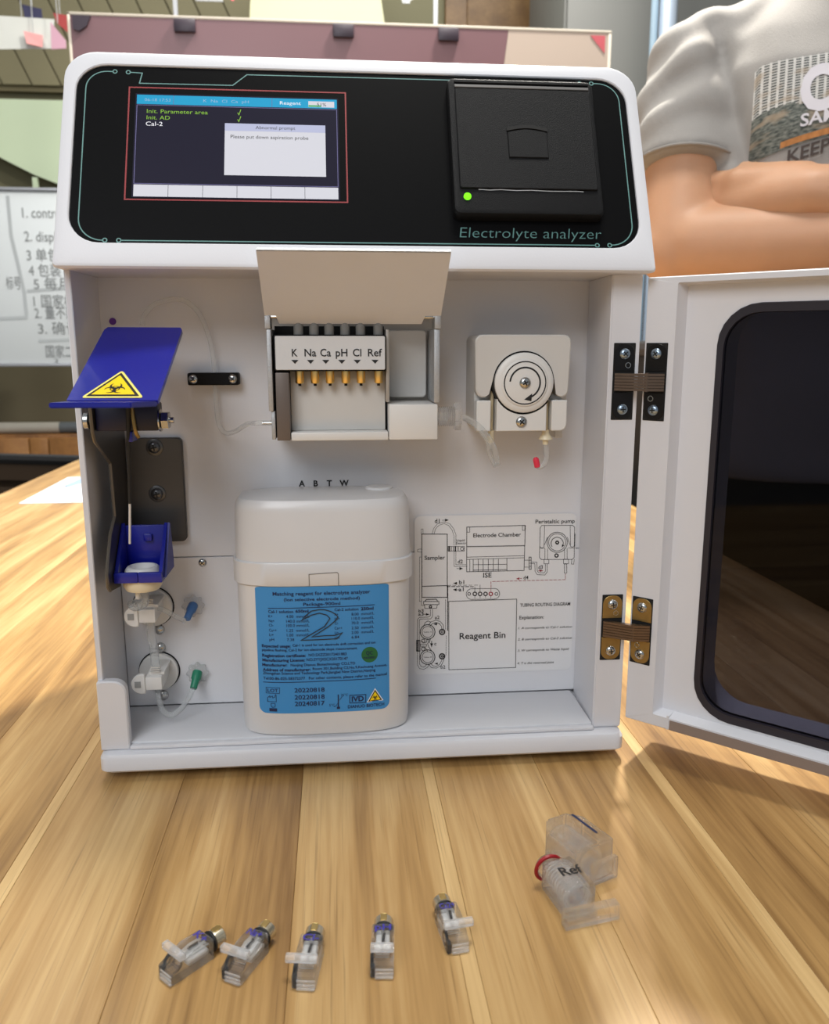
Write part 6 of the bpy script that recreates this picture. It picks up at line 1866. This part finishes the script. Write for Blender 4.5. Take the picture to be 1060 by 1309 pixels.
A0, A1 = -0.122, 0.108
cloth_patch('city_print', lambda a: 0.462 + 0.36 * (a - A0) * (1 - (a - A0) / 0.30), lambda a: 0.568 + 0.05 * (a - A0) - 0.006 * max(0, 1 - (a - A0) / 0.008) ** 2, A0, A1, print_mat(), 0.0012)
cloth_patch('orange_skyline', lambda a: 0.4640 + 0.36 * (a - A0) * (1 - (a - A0) / 0.30), lambda a: 0.4705 + 0.36 * (a - A0) * (1 - (a - A0) / 0.30), A0 + 0.030, A1, pm('orange_brown_print', (176, 118, 66), 0.8, var=0.5, scale=160), 0.0016, 24, 3)
white_ink = pm('pale_lilac_print', (208, 204, 210), 0.7)
dark_pr = pm('dark_shirt_print', (72, 62, 58), 0.8)


def cloth_text(name, s, a, z, h, w, mt, slope=0.0, bold=0.02):
    b = new()
    txt(b, s, lambda u, v, d: SH(u, v, d), a, z, h, w, 0.0022, bold=bold, slope=slope)
    return obj(name, b, mt, shirt, recalc=False)


cloth_text('large_letter', 'C', A0 + 0.046, 0.512, 0.044, 0.034, white_ink, 0.03, 0.05)
cloth_text('print_letters', 'SAM', A0 + 0.048, 0.4945, 0.0125, 0.036, white_ink, 0.12)
cloth_text('print_letters', 'KEEP', A0 + 0.038, 0.4575, 0.0130, 0.042, dark_pr, 0.25)

# trousers, shoes, hair and eyes
LR, LL_ = pp_(-0.062, -0.01, 0), pp_(0.095, -0.01, 0)
tz = lambda p, z, dx=0.0: Vector((p.x + dx, p.y, z))
tr = [('loft', [[pp_(a * math.cos(t), b * math.sin(t), z) for t in (2 * math.pi * i / 28 for i in range(28))] for z, a, b in ((-0.06, 0.145, 0.105), (0.02, 0.146, 0.108), (0.06, 0.158, 0.112), (0.14, 0.164, 0.110), (0.18, 0.160, 0.106))])]
for p in (LR, LL_):
    tr += [('cap', tz(p, -0.04), tz(p, -0.30), 0.074, 0.066), ('cap', tz(p, -0.30), tz(p, -0.66), 0.066, 0.058), ('cone', tz(p, -0.60), tz(p, -0.705), 0.060, 0.062)]
put('trousers', solid(tr, 0.010, 4), trous_m, per)
for p in (LR, LL_):
    f0 = tz(p, -0.713)
    put('shoe', solid([('cap', f0 - EF * 0.06, f0 + EF * 0.05, 0.036, 0.036), ('cap', f0 + EF * 0.05, f0 + EF * 0.15 + Vector((0, 0, -0.006)), 0.036, 0.028)], 0.008, 3), shoe_m, per)
hr_ = solid([('ball', H0 + UP * 0.022 - EF * 0.012, (0.082, 0.094, 0.104), RZ)], 0.006, 3)
hv = new(); hv.from_mesh(hr_)
kill = [v for v in hv.verts if (v.co - H0).dot(EF) > 0.045 and v.co.z < H0.z + 0.055 or v.co.z < H0.z - 0.045]
bmesh.ops.delete(hv, geom=kill, context='VERTS'); hv.to_mesh(hr_); hv.free()
put('hair', hr_, hair_m, per)
for a in (-0.030, 0.030):
    bm = new(); ball(bm, pp_(a, 0.108, 0.852), (0.012, 0.012, 0.009), sub=2); o = obj('eye', bm, paper, per)
    bm = new(); ball(bm, pp_(a, 0.1165, 0.852), 0.0055, sub=2); obj('iris', bm, darkgap, o)
bpy.data.objects.remove(_FO)
bpy.data.curves.remove(_FC)
